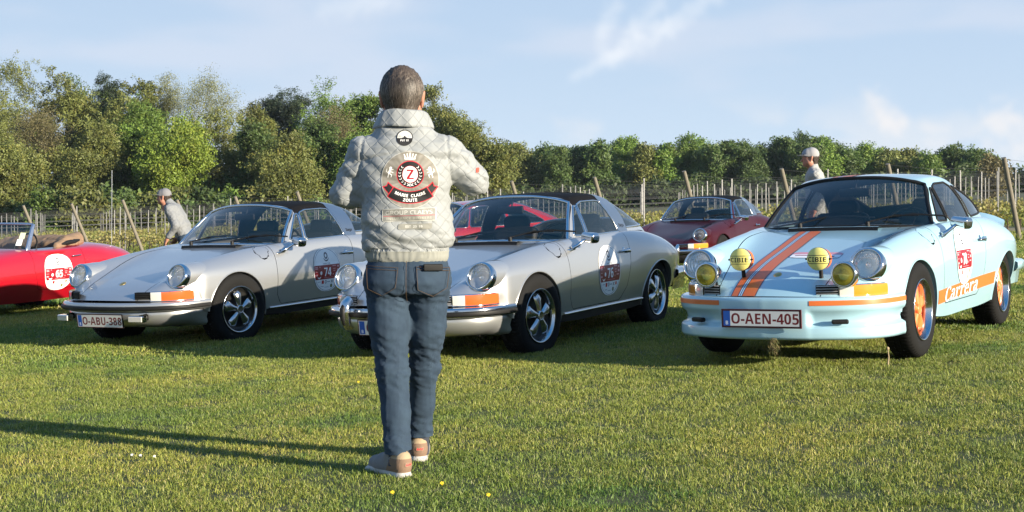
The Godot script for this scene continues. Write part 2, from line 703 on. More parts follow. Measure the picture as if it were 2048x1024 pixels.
	var rear := func(q: Vector3): return maxf(Vector2((q.x - 2.24) / .27, q.z / .46).length() - 1.0, .80 - q.y) if false else maxf(maxf(absf(q.z) - (.455 - .25 * maxf(0, q.x - 2.1)), q.x - 2.50), maxf(1.985 + .05 * (q.z / .45) ** 2 - q.x, .8 - q.y))
	var sf := func(poly: Array, r: float) -> Callable: return func(q: Vector3): return maxf(poly_sd(Vector2(q.x, q.y), poly, r), .3 - q.z)
	var cut_out := func(shell: G, f: Callable) -> G: return shell.cut(func(q): return -f.call(q))
	var frames := G.new()
	var coupe := gh
	for w in [["vent", vent], ["dglass", dglass], ["rglass", rglass]]:
		var f: Callable = sf.call(w[1], .0)
		C["c_" + w[0]] = gh.cut(f)
		coupe = cut_out.call(coupe, f)
		line_tube(frames, C["c_" + w[0]].loops(), .009)
	C.c_rear = gh.cut(rear)
	coupe = cut_out.call(coupe, rear)
	var rf := G.new()
	line_tube(rf, C.c_rear.loops(), .012)
	C.c_rearframe = rf.both()
	C.c_frames = frames
	C.c_shell = coupe.both()
	C.c_rear = C.c_rear.both()
	C.c_liner = C.c_shell.offset(-.012)
	# the open-roof body: black lift-out roof, steel roll bar, wrap-round rear glass
	var bar_front := func(q: Vector3) -> float: return q.x - (1.69 - .10 * (q.y - .87) / .35)
	var bar_rear := func(q: Vector3) -> float: return q.x - (1.875 + .02 * (q.y - .87) / .35)
	var dglass2 := [Vector2(1.075, .868), Vector2(1.675, .875), Vector2(1.60, 1.138), Vector2(1.50, 1.147), Vector2(1.25, 1.143), Vector2(1.15, 1.118)]
	var shell := gh
	frames = G.new()
	for w in [["vent", vent], ["dglass", dglass2]]:
		var f: Callable = sf.call(w[1], .0)
		C["t_" + w[0]] = gh.cut(f)
		shell = cut_out.call(shell, f)
		line_tube(frames, C["t_" + w[0]].loops(), .009)
	C.t_frames = frames
	C.t_roof = shell.cut(func(q): return maxf(bar_front.call(q), maxf(1.10 - q.y, 1.085 + .02 * absf(q.z) - q.x))).both()
	C.t_pillar = shell.cut(func(q): return maxf(bar_front.call(q), -maxf(1.10 - q.y, 1.085 + .02 * absf(q.z) - q.x))).both()
	C.t_bar = shell.cut(func(q): return maxf(-bar_front.call(q), bar_rear.call(q))).offset(.004).both()
	var behind := shell.cut(func(q): return -bar_rear.call(q))
	var g_f := func(q: Vector3): return maxf(q.x - (2.50 - .1 * absf(q.z)), maxf(.905 - .0 * q.x - q.y, absf(q.z) - 2.0))
	C.t_rear = behind.cut(g_f)
	C.t_tail = behind.cut(func(q): return -g_f.call(q)).both()
	rf = G.new()
	line_tube(rf, C.t_rear.loops(), .011)
	C.t_rearframe = rf.both()
	C.t_rear = C.t_rear.both()
	C.t_liner = C.t_roof.offset(-.012)
	C.t_liner.add(C.t_pillar.offset(-.010)); C.t_liner.add(C.t_bar.offset(-.012))
	# windscreen
	var rows := []
	for r in 13:
		var s := r / 12.0
		var row := PackedVector3Array()
		for k in 33:
			var t := -1.0 + k / 16.0
			var b := V(.55 + .205 * absf(t) ** 2.3, .853 - .018 * t * t, .632 * t)
			var e := V(1.03 + .055 * t * t, 1.203 - .065 * absf(t) ** 2.6, .497 * t)
			row.append(b.lerp(e, s) + V(-.03, .03, 0) * sin(s * PI) * (1.0 - .7 * t * t))
		rows.append(row)
	var ws := G.new()
	ws.grid(rows)
	C.screen = ws.offset(0.0)
	var edge := []
	for q in rows[0]: edge.append(q)
	for r in range(1, 12): edge.append(rows[r][32])
	var top := Array(rows[12]); top.reverse(); edge.append_array(top)
	for r in range(11, 0, -1): edge.append(rows[r][0])
	C.edge = edge
	var sg := G.new(); sg.tube(edge, .014, 8, false, true)
	C.seal = sg
	# interior
	var tub := G.new()
	tub.box(V(1.45, .28, 0), V(2.3, .06, 1.36))
	tub.box(V(.72, .55, 0), V(.06, .56, 1.3))
	for s in [-1, 1]: tub.box(V(1.35, .57, s * .675), V(1.4, .5, .03))
	tub.box(V(2.12, .62, 0), V(.5, .5, 1.1), Basis(), .1)
	C.tub = tub
	var dash := G.new()
	dash.box(V(.86, .755, 0), V(.30, .15, 1.22), Basis(), .06)
	for k in 3: dash.lathe([Vector2(.055, 0), Vector2(.058, -.02), Vector2(.05, -.05)], Transform3D(Basis(Vector3(0, 0, 1), -PI / 2), V(1.03, .79, .28 + .12 * k)), 14)
	C.dash = dash
	var seat := G.new()
	seat.box(V(1.42, .45, .34), V(.52, .16, .46), Basis(), .07)
	seat.box(V(1.68, .68, .34), V(.14, .52, .44), Basis(Vector3(0, 0, 1), -.22), .06)
	C.seat = seat
	var hr := G.new()
	hr.box(V(1.75, .965, .34), V(.10, .14, .25), Basis(Vector3(0, 0, 1), -.15), .045)
	C.headrest = hr
	var sw := G.new()
	var ring := []
	var sx := Transform3D(Basis(Vector3(0, 0, 1), PI / 2 - .35), V(1.16, .79, .34))
	for k in 28: ring.append(sx * V(cos(TAU * k / 28) * .19, 0, sin(TAU * k / 28) * .19))
	sw.tube(ring, .011, 6, false, true)
	for k in 4: sw.tube([sx * V(0, -.02, 0), sx * V(cos(TAU * k / 4 + .4) * .19, 0, sin(TAU * k / 4 + .4) * .19)], .008, 5)
	sw.tube([sx * V(0, 0, 0), sx * V(0, -.3, 0)], .02, 8)
	C.steer = sw
	var under := G.new()
	under.box(V(1.15, .26, 0), V(3.3, .10, 1.02))
	under.box(V(1.13, .245, 0), V(1.5, .05, 1.42))
	under.box(V(2.7, .36, 0), V(.6, .22, 1.0))
	for x in [0.0, 2.271]:
		for s in [-1, 1]:
			under.lathe([Vector2(.352, -.0), Vector2(.352, .26), Vector2(.0, .26)], Transform3D(Basis(Vector3(1, 0, 0), -PI / 2 * s), V(x, .31, s * (.695 if x < 1.0 else .735))), 20, .4 if s > 0 else PI + .4, PI - .4 if s > 0 else TAU - .4)
	C.under = under
	# wipers, inner mirror, cowl vent
	var wip := G.new()
	for z in [.24, -.26]:
		var bs := V(.525, .872, z)
		wip.lathe([Vector2(.018, -.03), Vector2(.016, .012), Vector2(0, .02)], Transform3D(Basis(), bs), 10)
		wip.tube([bs + V(0, .012, 0), bs + V(.10, .055, z * .0 + .17), bs + V(.115, .05, .33)], .006, 5)
		wip.tube([bs + V(.10, .034, .08), bs + V(.145, .060, .28), bs + V(.20, .040, .49)], .007, 5)
	C.wipers = wip
	var im := G.new()
	im.box(V(1.0, 1.095, 0), V(.03, .065, .24), Basis(), .015)
	im.tube([V(1.01, 1.1, 0), V(1.06, 1.2, 0)], .008, 6)
	C.innermirror = im
	var cv := G.new()
	var cvr := [PackedVector3Array(), PackedVector3Array()]
	for k in 13:
		var z := -.33 + .66 * k / 12.0
		cvr[0].append(V(.458, .822 - z * z * .03, z)); cvr[1].append(V(.474, .853 - z * z * .03, z))
	cv.grid(cvr)
	C.cowl = cv
	var cp := G.new()
	cp.grid([PackedVector3Array(Array(cvr[1]).map(func(q): return q + V(-.004, .001, 0))), PackedVector3Array(Array(cvr[1]).map(func(q): return q + V(.02, .005, 0))), PackedVector3Array(Array(cvr[1]).map(func(q): return q + V(.10, -.004, 0)))])
	C.cowlpanel = cp
	# door mirror and handle
	var mir := G.new()
	mir.box(V(.755, .862, .835), V(.10, .085, .145), Basis(Vector3(0, 1, 0), -.35) * Basis(Vector3(1, 0, 0), .12), .032)
	C.mirror = mir
	var mst := G.new()
	mst.tube([V(.615, .782, .735), V(.66, .80, .755), V(.72, .845, .80)], [.02, .014, .012], 8)
	mst.box(V(.61, .775, .735), V(.10, .02, .035), Basis(Vector3(0, 0, 1), .1), .01)
	C.mirrorstalk = mst
	var hd := G.new()
	hd.tube([V(1.50, .714, .773), V(1.51, .716, .79), V(1.55, .718, .797), V(1.60, .718, .797), V(1.635, .715, .785)], [.009, .011, .012, .012, .014], 8)
	hd.lathe([Vector2(.032, -.03), Vector2(.032, .0), Vector2(.02, .004), Vector2(0, .004)], Transform3D(ZAX, V(1.57, .714, .762)), 16)
	hd.lathe([Vector2(.018, -.03), Vector2(.018, .03), Vector2(0, .034)], Transform3D(ZAX, V(1.635, .715, .765)), 12)
	C.handle = hd.both()
	# headlamp pieces
	var rim := G.new()
	rim.lathe([Vector2(.086, .008), Vector2(.090, .024), Vector2(.099, .027), Vector2(.111, .014), Vector2(.114, -.008), Vector2(.114, -.03)], C.lampx, 44)
	C.rim = rim
	var bowl := G.new()
	bowl.lathe([Vector2(.09, .004), Vector2(.082, -.02), Vector2(.06, -.05), Vector2(.03, -.065), Vector2(0, -.07)], C.lampx, 32)
	bowl.lathe([Vector2(0, .0), Vector2(.015, -.005), Vector2(.018, -.03), Vector2(.012, -.05)], C.lampx, 12)
	C.bowl = bowl
	var lens := G.new()
	lens.lathe([Vector2(.091, .012), Vector2(.075, .028), Vector2(.05, .040), Vector2(.025, .046), Vector2(0, .048)], C.lampx, 36)
	C.lens = lens
	# indicator and horn grille: follow the line of the bumper
	var strip_at := func(t0: float, t1: float, y0: float, y1: float, off: float, back: float) -> G:
		return sweep_front(func(t): return [Vector2(off - back, y1), Vector2(off - .004, y1), Vector2(off, y1 - .004), Vector2(off + .002, (y0 + y1) * .5), Vector2(off, y0 + .004), Vector2(off - .003, y0), Vector2(off - back, y0)], 20, t0, t1)
	C.ind_white = strip_at.call(.412, .50, .45, .523, -.034, .07)
	C.ind_amber = strip_at.call(.50, .845, .45, .523, -.034, .07)
	C.ind_edge = strip_at.call(.407, .852, .443, .529, -.039, .06)
	C.ind_all = C.ind_amber
	C.grille_back = strip_at.call(.285, .405, .445, .525, -.045, .04)
	var bars := []
	for k in 5: bars.append(strip_at.call(.288, .402, .451 + .0165 * k, .4565 + .0165 * k, -.036, .02))
	C.bars = bars
	# bumpers
	C.bump = sweep_front(func(t): return [Vector2(-.07, .439), Vector2(-.01, .441), Vector2(.012, .436), Vector2(.02, .424), Vector2(.02, .408), Vector2(.018, .40), Vector2(.018, .385), Vector2(.016, .375), Vector2(.004, .366), Vector2(-.05, .362)], 72)
	C.rubber = sweep_front(func(t): return [Vector2(.012, .412), Vector2(.029, .411), Vector2(.035, .405), Vector2(.035, .384), Vector2(.029, .378), Vector2(.012, .377)], 72, -.985, .985)
	C.valance = sweep_front(func(t):
		var f := 1.0 - .8 * smooth(.75, 1.0, absf(t))
		return [Vector2(-.045, .366), Vector2(-.03, .355), Vector2(-.032, .32), Vector2(-.045, .28), Vector2(-.075 * f - .02, .245), Vector2(-.14 * f - .02, .225), Vector2(-.22 * f - .02, .215)], 60)
	# the ducktail car's deep front spoiler: flat middle, recessed corners, jutting lip
	C.spoiler = sweep_front(func(t):
		var k := smooth(.235, .262, absf(t))
		var e := smooth(.8, 1.0, absf(t))
		return [Vector2(-.06, .452), Vector2(-.004, .456), Vector2(.016, .448), Vector2(.02, .43), Vector2(.02, .385), Vector2(lerpf(.02, .012, k), .365), Vector2(lerpf(.02, -.012, k), .345), Vector2(lerpf(.02, -.022, k), .31), Vector2(lerpf(.022, -.016, k), .285), Vector2(lerpf(.024, .012, k), .27), Vector2(lerpf(.026, .022, k) - .008 * e, .258), Vector2(lerpf(.028, .024, k) - .008 * e, .21), Vector2(.018 - .008 * e, .192), Vector2(-.02, .186), Vector2(-.2, .20)], 150)
	C.spoiler_n = C.spoiler.normals()
	var rbm := G.new()
	var rr := []
	for k in 25:
		var a := -1.0 + k / 12.0
		var q := V(3.13 - .09 * absf(a) ** 2 - .28 * maxf(0, absf(a) - .82) / .18, 0, .715 * signf(a) * minf(1.0, absf(a) / .82))
		var o := V(.045, 0, 0) if absf(a) < .8 else V(.01, 0, .05 * signf(a))
		var row := PackedVector3Array()
		for w in [[-.4, .50], [.6, .495], [1.2, .475], [1.2, .435], [.8, .41], [.2, .395], [-.1, .30]]: row.append(q + o * w[0] + V(0, w[1], 0))
		rr.append(row)
	rbm.grid(rr)
	C.rearbump = rbm
	# wheels
	var ty := G.new()
	var tp := [[.196, -.012], [.215, -.001], [.245, .005], [.275, .002], [.298, -.008], [.311, -.024], [.3155, -.04], [.316, -.055], [.316, -.075], [.309, -.078], [.309, -.085], [.316, -.088], [.316, -.112], [.309, -.115], [.309, -.122], [.316, -.125], [.316, -.15], [.311, -.17], [.29, -.19], [.2, -.19]]
	var trw := []
	for q in tp:
		var row := PackedVector3Array()
		for k in 198:
			var a := TAU * k / 198.0
			var r: float = q[0]
			if k % 3 == 0 and r > .3105: r -= .007
			row.append(V(cos(a) * r, sin(a) * r, q[1]))
		trw.append(row)
	ty.grid(trw, true)
	C.tyre = ty
	for deep in [0, 1]:
		var d := -.05 if deep else -.022
		var lp := G.new()
		lp.lathe([Vector2(.203, -.014), Vector2(.204, .002), Vector2(.199, .005), Vector2(.191, .001), Vector2(.184, d * .6 - .004), Vector2(.176 if deep else .178, d - .012), Vector2(.172, d - .07)], Transform3D(ZAX, Vector3.ZERO), 48)
		C["lip%d" % deep] = lp
		var ds := G.new()
		ds.lathe([Vector2(.178, d - .03), Vector2(.15, d - .045), Vector2(.08, d - .04), Vector2(.0, d - .03)], Transform3D(ZAX, Vector3.ZERO), 40)
		C["dish%d" % deep] = ds
		var pt := G.new()
		var pr := []
		for k in 9:
			var s := k / 8.0
			var r := lerpf(.03, .165, s)
			var w := lerpf(.021, .046, smooth(0, .85, s)) * sqrt(maxf(0.02, 1.0 - maxf(0.0, (s - .86) / .14) ** 2))
			var row := PackedVector3Array()
			for j in 9:
				var e := -1.0 + j / 4.0
				row.append(V(r, e * w, d + .006 + .02 * (1.0 - s * s * .6) - .020 * absf(e) ** 2.5 - .012 * smooth(.8, 1.0, s)))
			pr.append(row)
		pt.grid(pr)
		var pb := G.new()
		for q in pr: for e in q.size(): q[e].z -= .0
		C["petal%d" % deep] = pt
		var cap := G.new()
		cap.lathe([Vector2(.04, d - .02), Vector2(.041, d + .02), Vector2(.034, d + .03), Vector2(.03, d + .03), Vector2(.028, d + .026), Vector2(0, d + .028)], Transform3D(ZAX, Vector3.ZERO), 24)
		C["cap%d" % deep] = cap


# tagged oval race number on a door: white roundel, maroon band, number, small sponsor marks
func roundel(num: String) -> StandardMaterial3D:
	var im := Image.create(256, 256, false, Image.FORMAT_RGB8)
	im.fill(Color(.93, .93, .92))
	draw_disc(im, Vector2(128, 128), 127, 127, Color(.55, .55, .57))
	draw_disc(im, Vector2(128, 128), 122, 122, Color(.94, .94, .93))
	rect(im, 4, 100, 248, 84, Color(.54, .08, .13))
	for y in 256:
		for x in 256:
			var d := Vector2(x - 127.5, y - 127.5).length()
			if d > 122: im.set_pixel(x, y, Color(.94, .94, .93) if d > 125 else Color(.5, .5, .53))
	draw_disc(im, Vector2(128, 45), 17, 20, Color(.2, .2, .24))
	draw_disc(im, Vector2(128, 45), 9, 11, Color(.94, .94, .93))
	draw_poly(im, [Vector2(104, 56), Vector2(114, 68), Vector2(128, 72), Vector2(142, 68), Vector2(152, 56), Vector2(150, 66), Vector2(140, 76), Vector2(128, 80), Vector2(116, 76), Vector2(106, 66)], Color(.22, .22, .26))
	rect(im, 26, 84, 62, 16, Color(.98, .98, .98)); rect(im, 168, 84, 62, 16, Color(.98, .98, .98))
	draw_text(im, "MAGUTEUR", Vector2(128, 92), 8, Color(.5, .5, .55), true)
	draw_text(im, num, Vector2(133, 141), 50, Color(.97, .97, .97), true, .92)
	var pk := Color(.86, .62, .64)
	for q in [[14, 108, 26, 5], [14, 116, 26, 6], [14, 136, 24, 3], [14, 152, 22, 9], [56, 106, 8, 8], [180, 106, 34, 5], [184, 124, 24, 4], [186, 136, 18, 5], [226, 108, 16, 10], [222, 128, 20, 12], [206, 150, 30, 6], [182, 154, 8, 8], [94, 174, 92, 2]]: rect(im, q[0], q[1], q[2], q[3], pk)
	draw_disc(im, Vector2(70, 146), 10, 11, Color(.95, .93, .93))
	draw_poly(im, [Vector2(34, 166), Vector2(50, 172), Vector2(70, 166), Vector2(62, 178), Vector2(50, 181), Vector2(42, 177)], Color(.95, .93, .93))
	rect(im, 76, 190, 20, 20, Color(.72, .1, .14))
	draw_disc(im, Vector2(114, 200), 9, 10, Color(.3, .32, .35)); draw_disc(im, Vector2(114, 200), 6, 7, Color(.85, .85, .85))
	rect(im, 128, 198, 28, 4, Color(.45, .5, .58)); draw_line(im, Vector2(166, 192), Vector2(182, 208), 4, Color(.2, .2, .25)); draw_line(im, Vector2(182, 192), Vector2(166, 208), 4, Color(.2, .2, .25))
	rect(im, 194, 190, 16, 16, Color(.85, .3, .12)); rect(im, 36, 196, 30, 3, Color(.6, .6, .66))
	draw_disc(im, Vector2(168, 226), 10, 11, Color(.2, .3, .16)); draw_disc(im, Vector2(168, 226), 5, 5, Color(.6, .55, .2))
	rect(im, 66, 224, 30, 3, Color(.6, .62, .66)); rect(im, 104, 230, 40, 3, Color(.62, .64, .68))
	return print_mat(im, .35)


# part of a surface lifted off it, with flat coordinates from uv(point)
func patch(src: G, f: Callable, off: float, uv: Callable) -> G:
	var g := src.cut(f)
	var n := g.normals()
	g = g.offset(off, n)
	for k in g.v.size(): g.t[k] = uv.call(g.v[k])
	return g


func plate_mat(txt: String, framed: bool) -> StandardMaterial3D:
	var im := Image.create(520, 112, false, Image.FORMAT_RGB8)
	im.fill(Color(.88, .87, .85))
	var red := Color(.42, .06, .09)
	if framed:
		im.fill(Color(.2, .03, .06)); rect(im, 8, 8, 504, 96, Color(.88, .87, .85))
	else:
		im.fill(red); rect(im, 3, 3, 514, 106, Color(.86, .84, .8))
	rect(im, 8, 8, 46, 96, Color(.10, .32, .66))
	draw_text(im, "B", Vector2(31, 84), 24, Color(.9, .9, .92))
	draw_text(im, txt, Vector2(286, 57), 66, red, true, .98)
	return print_mat(im, .45)


func car_xf(X: float, D: float, a: float, roll: float, pit: float, dy: float) -> Transform3D:
	var rear := Vector3(sin(a), pit, -cos(a)).normalized()
	var left := Vector3(cos(a), roll, sin(a))
	left = (left - rear * left.dot(rear)).normalized()
	return Transform3D(Basis(rear, left.cross(rear), left), Vector3(X, .0392 * X + dy, -D))


func wheel(car: Node3D, x: float, s: int, deep: int, petal: Material, dish: Material, lipm: Material, steer := 0.0, zz := .757, spin := .3) -> void:
	var w := Node3D.new()
	w.name = "wheel"
	car.add_child(w, true)
	w.transform = Transform3D(Basis(Vector3(0, 1, 0), steer + (0.0 if s > 0 else PI)), V(x, .314, s * zz))
	obj("tyre", C.tyre_m, M.tyre, w)
	obj("rim", C["lip%d_m" % deep], lipm, w)
	obj("wheel_dish", C["dish%d_m" % deep], dish, w)
	for k in 5:
		var o := obj("spoke", C["petal%d_m" % deep], petal, w)
		o.rotation.z = spin + TAU * k / 5
	obj("hub_cap", C["cap%d_m" % deep], petal, w)


# kind_: "open" or "coupe"; paint the body colour; opt holds what differs from car to car
func sports_car(label: String, x: Transform3D, paint: Material, kind_: String, opt: Dictionary) -> Node3D:
	var car := thing("sports_car", label, "car", x, "classic sports cars parked in a row on the lawn")
	var P := func(called: String, key, m: Material, crease := 0.0) -> MeshInstance3D:
		if key is String:
			if not C.has(key + "_m"): C[key + "_m"] = C[key].mesh(crease)
			return obj(called, C[key + "_m"], m, car)
		return obj(called, key, m, car, crease)
	var chrome: Material = M.chrome
	P.call("body", "body", paint)
	P.call("bonnet", "hood", paint)
	P.call("fuel_flap", "flap", paint)
	var dl: MeshInstance3D = P.call("door", "door", paint)
	if not C.has("door_r"): C.door_r = C.door.mirrored()
	P.call("door", "door_r", paint)
	P.call("sill", "sill", opt.get("sill", M.black))
	for l in C.lips: P.call("arch_lip", l, paint)
	if not opt.has("sill"): P.call("sill_trim", "rocker", chrome)
	P.call("underbody", "under", M.under, 40.0)
	P.call("interior", "tub", M.cabin, 40.0)
	P.call("dashboard", "dash", M.cabin, 40.0)
	if not C.has("seat_r"):
		C.seat_r = C.seat.mirrored(); C.headrest_r = C.headrest.mirrored()
	for s in ["", "_r"]:
		P.call("seat", "seat" + s, M.seat, 40.0)
		P.call("headrest", "headrest" + s, M.seat, 40.0)
	P.call("steering_wheel", "steer", M.black)
	P.call("windscreen", "screen", M.glass)
	P.call("windscreen_seal", "seal", opt.get("seal", chrome))
	P.call("wipers", "wipers", M.black)
	P.call("rear_view_mirror", "innermirror", M.black)
	P.call("cowl_vent", "cowl", M.black)
	P.call("cowl_panel", "cowlpanel", paint)
	var pre := "t_" if kind_ == "open" else "c_"
	for q in [["quarter_light", "vent"], ["door_glass", "dglass"], ["window_frame", "frames"], ["quarter_window", "rglass"]]:
		if not C.has(pre + q[1]): continue
		if not C.has(pre + q[1] + "_r"): C[pre + q[1] + "_r"] = C[pre + q[1]].mirrored()
		for s in ["", "_r"]: P.call(q[0], pre + q[1] + s, opt.get("frames", chrome) if q[1] == "frames" else M.sideglass)
	P.call("rear_window", pre + "rear", M.glass)
	P.call("headliner", pre + "liner", M.cabin)
	P.call("rear_window_frame", pre + "rearframe", opt.get("frames", chrome))
	if kind_ == "open":
		P.call("roof_panel", "t_roof", M.vinyl)
		P.call("windscreen_pillar", "t_pillar", paint)
		P.call("roll_bar", "t_bar", M.steel)
		P.call("tail_deck", "t_tail", paint)
	else:
		P.call("roof", "c_shell", paint)
	P.call("mirror_stalk", "mirrorstalk", chrome)
	P.call("door_mirror", "mirror", chrome)
	P.call("door_handle", "handle", chrome)
	# lamps
	for s in [1, -1]:
		for q in [["headlamp_pod", "pod", paint], ["headlamp_ring", "rim", chrome], ["headlamp_bowl", "bowl", M.bowl], ["headlamp_lens", "lens", M.lens]]:
			if not C.has(q[1] + "_r"): C[q[1] + "_r"] = C[q[1]].mirrored()
			P.call(q[0], q[1] if s > 0 else q[1] + "_r", q[2])
		var side := "" if s > 0 else "_r"
		for k in ["ind_white", "ind_amber", "ind_edge", "ind_all", "grille_back"]:
			if not C.has(k + "_r"): C[k + "_r"] = C[k].mirrored()
		if not C.has("bars_r"): C.bars_r = C.bars.map(func(b): return b.mirrored())
		P.call("indicator_rim", "ind_edge" + side, chrome, 35.0)
		P.call("indicator", "ind_white" + side, M.clearlens, 35.0)
		P.call("indicator", "ind_amber" + side, opt.get("amber", M.orange_lens), 35.0)
		var gb: MeshInstance3D = P.call("horn_grille", "grille_back" + side, M.black, 35.0)
		for b in 5:
			var key := "bar%d%s" % [b, side]
			if not C.has(key): C[key] = C["bars" + side][b]
			P.call("grille_bar", key, opt.get("grille", chrome), 35.0)
	var crest := G.new()
	crest.lathe([Vector2(.0, .008), Vector2(.018, .007), Vector2(.027, .002), Vector2(.027, -.008)], Transform3D(Basis(Vector3(0, 0, 1), .45) * Basis.from_scale(Vector3(1.25, 1, 1)), V(-.63, .581, 0)), 14)
	P.call("badge", crest, M.gold)
	# race number
	var sx: float = opt.get("sx", 1.245)
	if opt.get("num", ""):
		var ctr := Vector2(sx, opt.get("sy", .572))
		var r: float = opt.get("sr", .205)
		var st: G = patch(C.full, func(q): return maxf(pow(pow(absf((q.x - ctr.x) / r), 2.3) + pow(absf((q.y - ctr.y) / r), 2.3), 1 / 2.3) - 1.0, .4 - q.z), opt.get("soff", .0035), func(q): return Vector2(.5 + (q.x - ctr.x) / r * .5, .5 - (q.y - ctr.y) / r * .5))
		P.call("race_number", st, roundel(opt.num))
	return car

# ---------------------------------------------------------------- place helpers
func gy(x: float, d: float) -> float:   # height of the ground at x, d metres ahead
	var xx := clampf(x, -140.0, 140.0)
	return SLOPE * xx + .032 - .53 * smooth(13.0, 36.0, d) - .011 * clampf(d - 36.0, 0.0, 90.0)

func at_px(px: float, d: float) -> float: return (px - 1024.0) * d / FPX   # x of a picture column at depth d

func y_px(py: float, d: float) -> float: return EYE - (py - 382.65) * d / FPX

func place(x: float, d: float, up := 0.0) -> Vector3: return Vector3(x, gy(x, d) + up, -d)


func sky_image() -> Image:
	var w := 2048
	var h := 1024
	var im := Image.create(w, h, false, Image.FORMAT_RGBAF)
	var zen := Vector3(.03, .185, .475)
	var hor := Vector3(.53, .63, .725)
	var n := FastNoiseLite.new(); n.seed = 3; n.frequency = 1.0; n.fractal_octaves = 5
	var n2 := FastNoiseLite.new(); n2.seed = 11; n2.frequency = 1.0; n2.fractal_octaves = 4
	for y in h:
		var el := (0.5 - (y + .5) / h) * PI
		if el < -0.03:
			im.fill_rect(Rect2i(0, y, w, h - y), Color(.16, .17, .13))
			break
		var e := sin(maxf(el, 0.0))
		var base := hor.lerp(zen, pow(e, .6))
		for x in w:
			var az := (x + .5) / w * TAU
			if az > PI: az -= TAU
			var dir := Vector3(sin(az) * cos(el), sin(el), -cos(az) * cos(el))
			var c := base
			# thin cirrus everywhere, drawn out along the horizon
			var q := Vector3(dir.x * 3.0, dir.y * 14.0, dir.z * 3.0)
			var f := smooth(.02, .55, n.get_noise_3dv(q))
			c = c.lerp(Vector3(.54, .585, .68), f * .55 * (1.0 - smooth(.12, .5, e) * .85))
			if el < .5:
				# small heaps of cloud low down
				var q2 := Vector3(dir.x * 9.0, dir.y * 16.0, dir.z * 9.0)
				var lowb := smooth(.008, .02, el) * (1.0 - smooth(.035, .075, el))
				var hp := smooth(.12, .38, n2.get_noise_3dv(q2)) * lowb
				c = c.lerp(Vector3(.72, .69, .675), hp * .35)
			im.set_pixel(x, y, Color(c.x, c.y, c.z))
	# the wisps the photograph shows: soft strokes between two directions
	var px := func(x: float, y: float) -> Vector2:
		var v := Vector3((x - 1024.0) / FPX, (382.65 - y) / FPX, -1.0).normalized()
		return Vector2(fposmod(atan2(v.x, -v.z) / TAU, 1.0) * w, (0.5 - asin(v.y) / PI) * h)
	var wisp := [[1440, -20, 1330, 60, 16, .5], [1330, 60, 1240, 110, 16, .55], [1240, 110, 1150, 152, 9, .45], [1320, 8, 1270, 60, 15, .45], [1270, 60, 1215, 125, 12, .4], [1230, 15, 1205, 60, 15, .4], [1205, 60, 1205, 110, 14, .35], [650, 20, 790, -2, 18, .35], [700, 5, 760, 4, 14, .25],
		[1745, 205, 1785, 245, 20, .75], [1770, 240, 1800, 250, 14, .5], [2000, 245, 2070, 290, 32, .6], [1990, 250, 2020, 240, 16, .6], [1850, 255, 1890, 258, 8, .5], [1860, 285, 1885, 285, 8, .4], [2050, 310, 1980, 300, 14, .4]]
	for s in wisp:
		var a: Vector2 = px.call(s[0], s[1])
		var b: Vector2 = px.call(s[2], s[3])
		if absf(a.x - b.x) > w * .5: continue
		var r: float = s[4] / 7.4
		for y in range(int(minf(a.y, b.y) - r * 2), int(maxf(a.y, b.y) + r * 2) + 1):
			for x in range(int(minf(a.x, b.x) - r * 2), int(maxf(a.x, b.x) + r * 2) + 1):
				var q := Vector2(x + .5, y + .5)
				var k := clampf((q - a).dot(b - a) / maxf(.001, (b - a).length_squared()), 0, 1)
				var d := q.distance_to(a.lerp(b, k)) / r + n.get_noise_2d(x * .35, y * .35) * .9
				var f = (1.0 - smooth(.0, 1.6, d)) * s[5] * .72
				if f <= 0.0: continue
				var xx := posmod(x, w)
				var c := im.get_pixel(xx, y)
				im.set_pixel(xx, y, c.lerp(Color(.70, .73, .77) if s[1] < 180 else Color(.75, .71, .69), f))
	return im


func materials() -> void:
	M.chrome = mat(lin(.62, .62, .62), .07, 1.0)
	M.steel = mat(lin(.42, .44, .46), .3, 1.0)
	M.black = mat(lin(.009, .009, .009), .55, 0.0, {"metallic_specular": .35})
	M.tyre = mat(lin(.009, .009, .009), .8, 0.0, {"metallic_specular": .3})
	M.under = mat(lin(.01, .01, .01), .9)
	M.cabin = mat(lin(.006, .006, .007), .8)
	M.seat = mat(lin(.010, .010, .011), .6)
	M.vinyl = mat(lin(.008, .008, .009), .65, 0.0, {"metallic_specular": .15})
	M.glass = glass(lin(.01, .022, .026), .32)
	M.sideglass = glass(lin(.01, .022, .03), .32)
	var ribs := Image.create(16, 16, false, Image.FORMAT_RGB8)
	for y in 16:
		for x in 16:
			var v := .5 + .5 * sin(TAU * x / 16.0) * (1.0 if y < 9 else .4)
			ribs.set_pixel(x, y, Color(v, v, v))
	M.bowl = mat(lin(.88, .88, .88), .22, .85, {"heightmap_enabled": true, "heightmap_texture": tex(ribs), "heightmap_scale": .35, "uv1_triplanar": true, "uv1_scale": Vector3(60, 14, 60)})
	M.lens = glass(lin(.8, .8, .8), .10)
	M.lens.normal_enabled = false
	M.clearlens = mat(lin(.55, .53, .50), .12, 0.1, {"clearcoat_enabled": true, "clearcoat": 1.0, "clearcoat_roughness": .03})
	M.orange_lens = mat(lin(.75, .13, .03), .15, 0.0, {"clearcoat_enabled": true, "clearcoat": 1.0, "clearcoat_roughness": .03, "backlight_enabled": true, "backlight": lin(.5, .1, .02)})
	M.amber_lens = mat(lin(.80, .30, .03), .15, 0.0, {"clearcoat_enabled": true, "clearcoat": 1.0, "clearcoat_roughness": .03, "backlight_enabled": true, "backlight": lin(.5, .2, .02)})
	M.satin = mat(lin(.5, .5, .5), .35, .6)
	M.gold = mat(lin(.55, .38, .14), .3, .9)
	M.white = mat(lin(.75, .75, .75), .4)


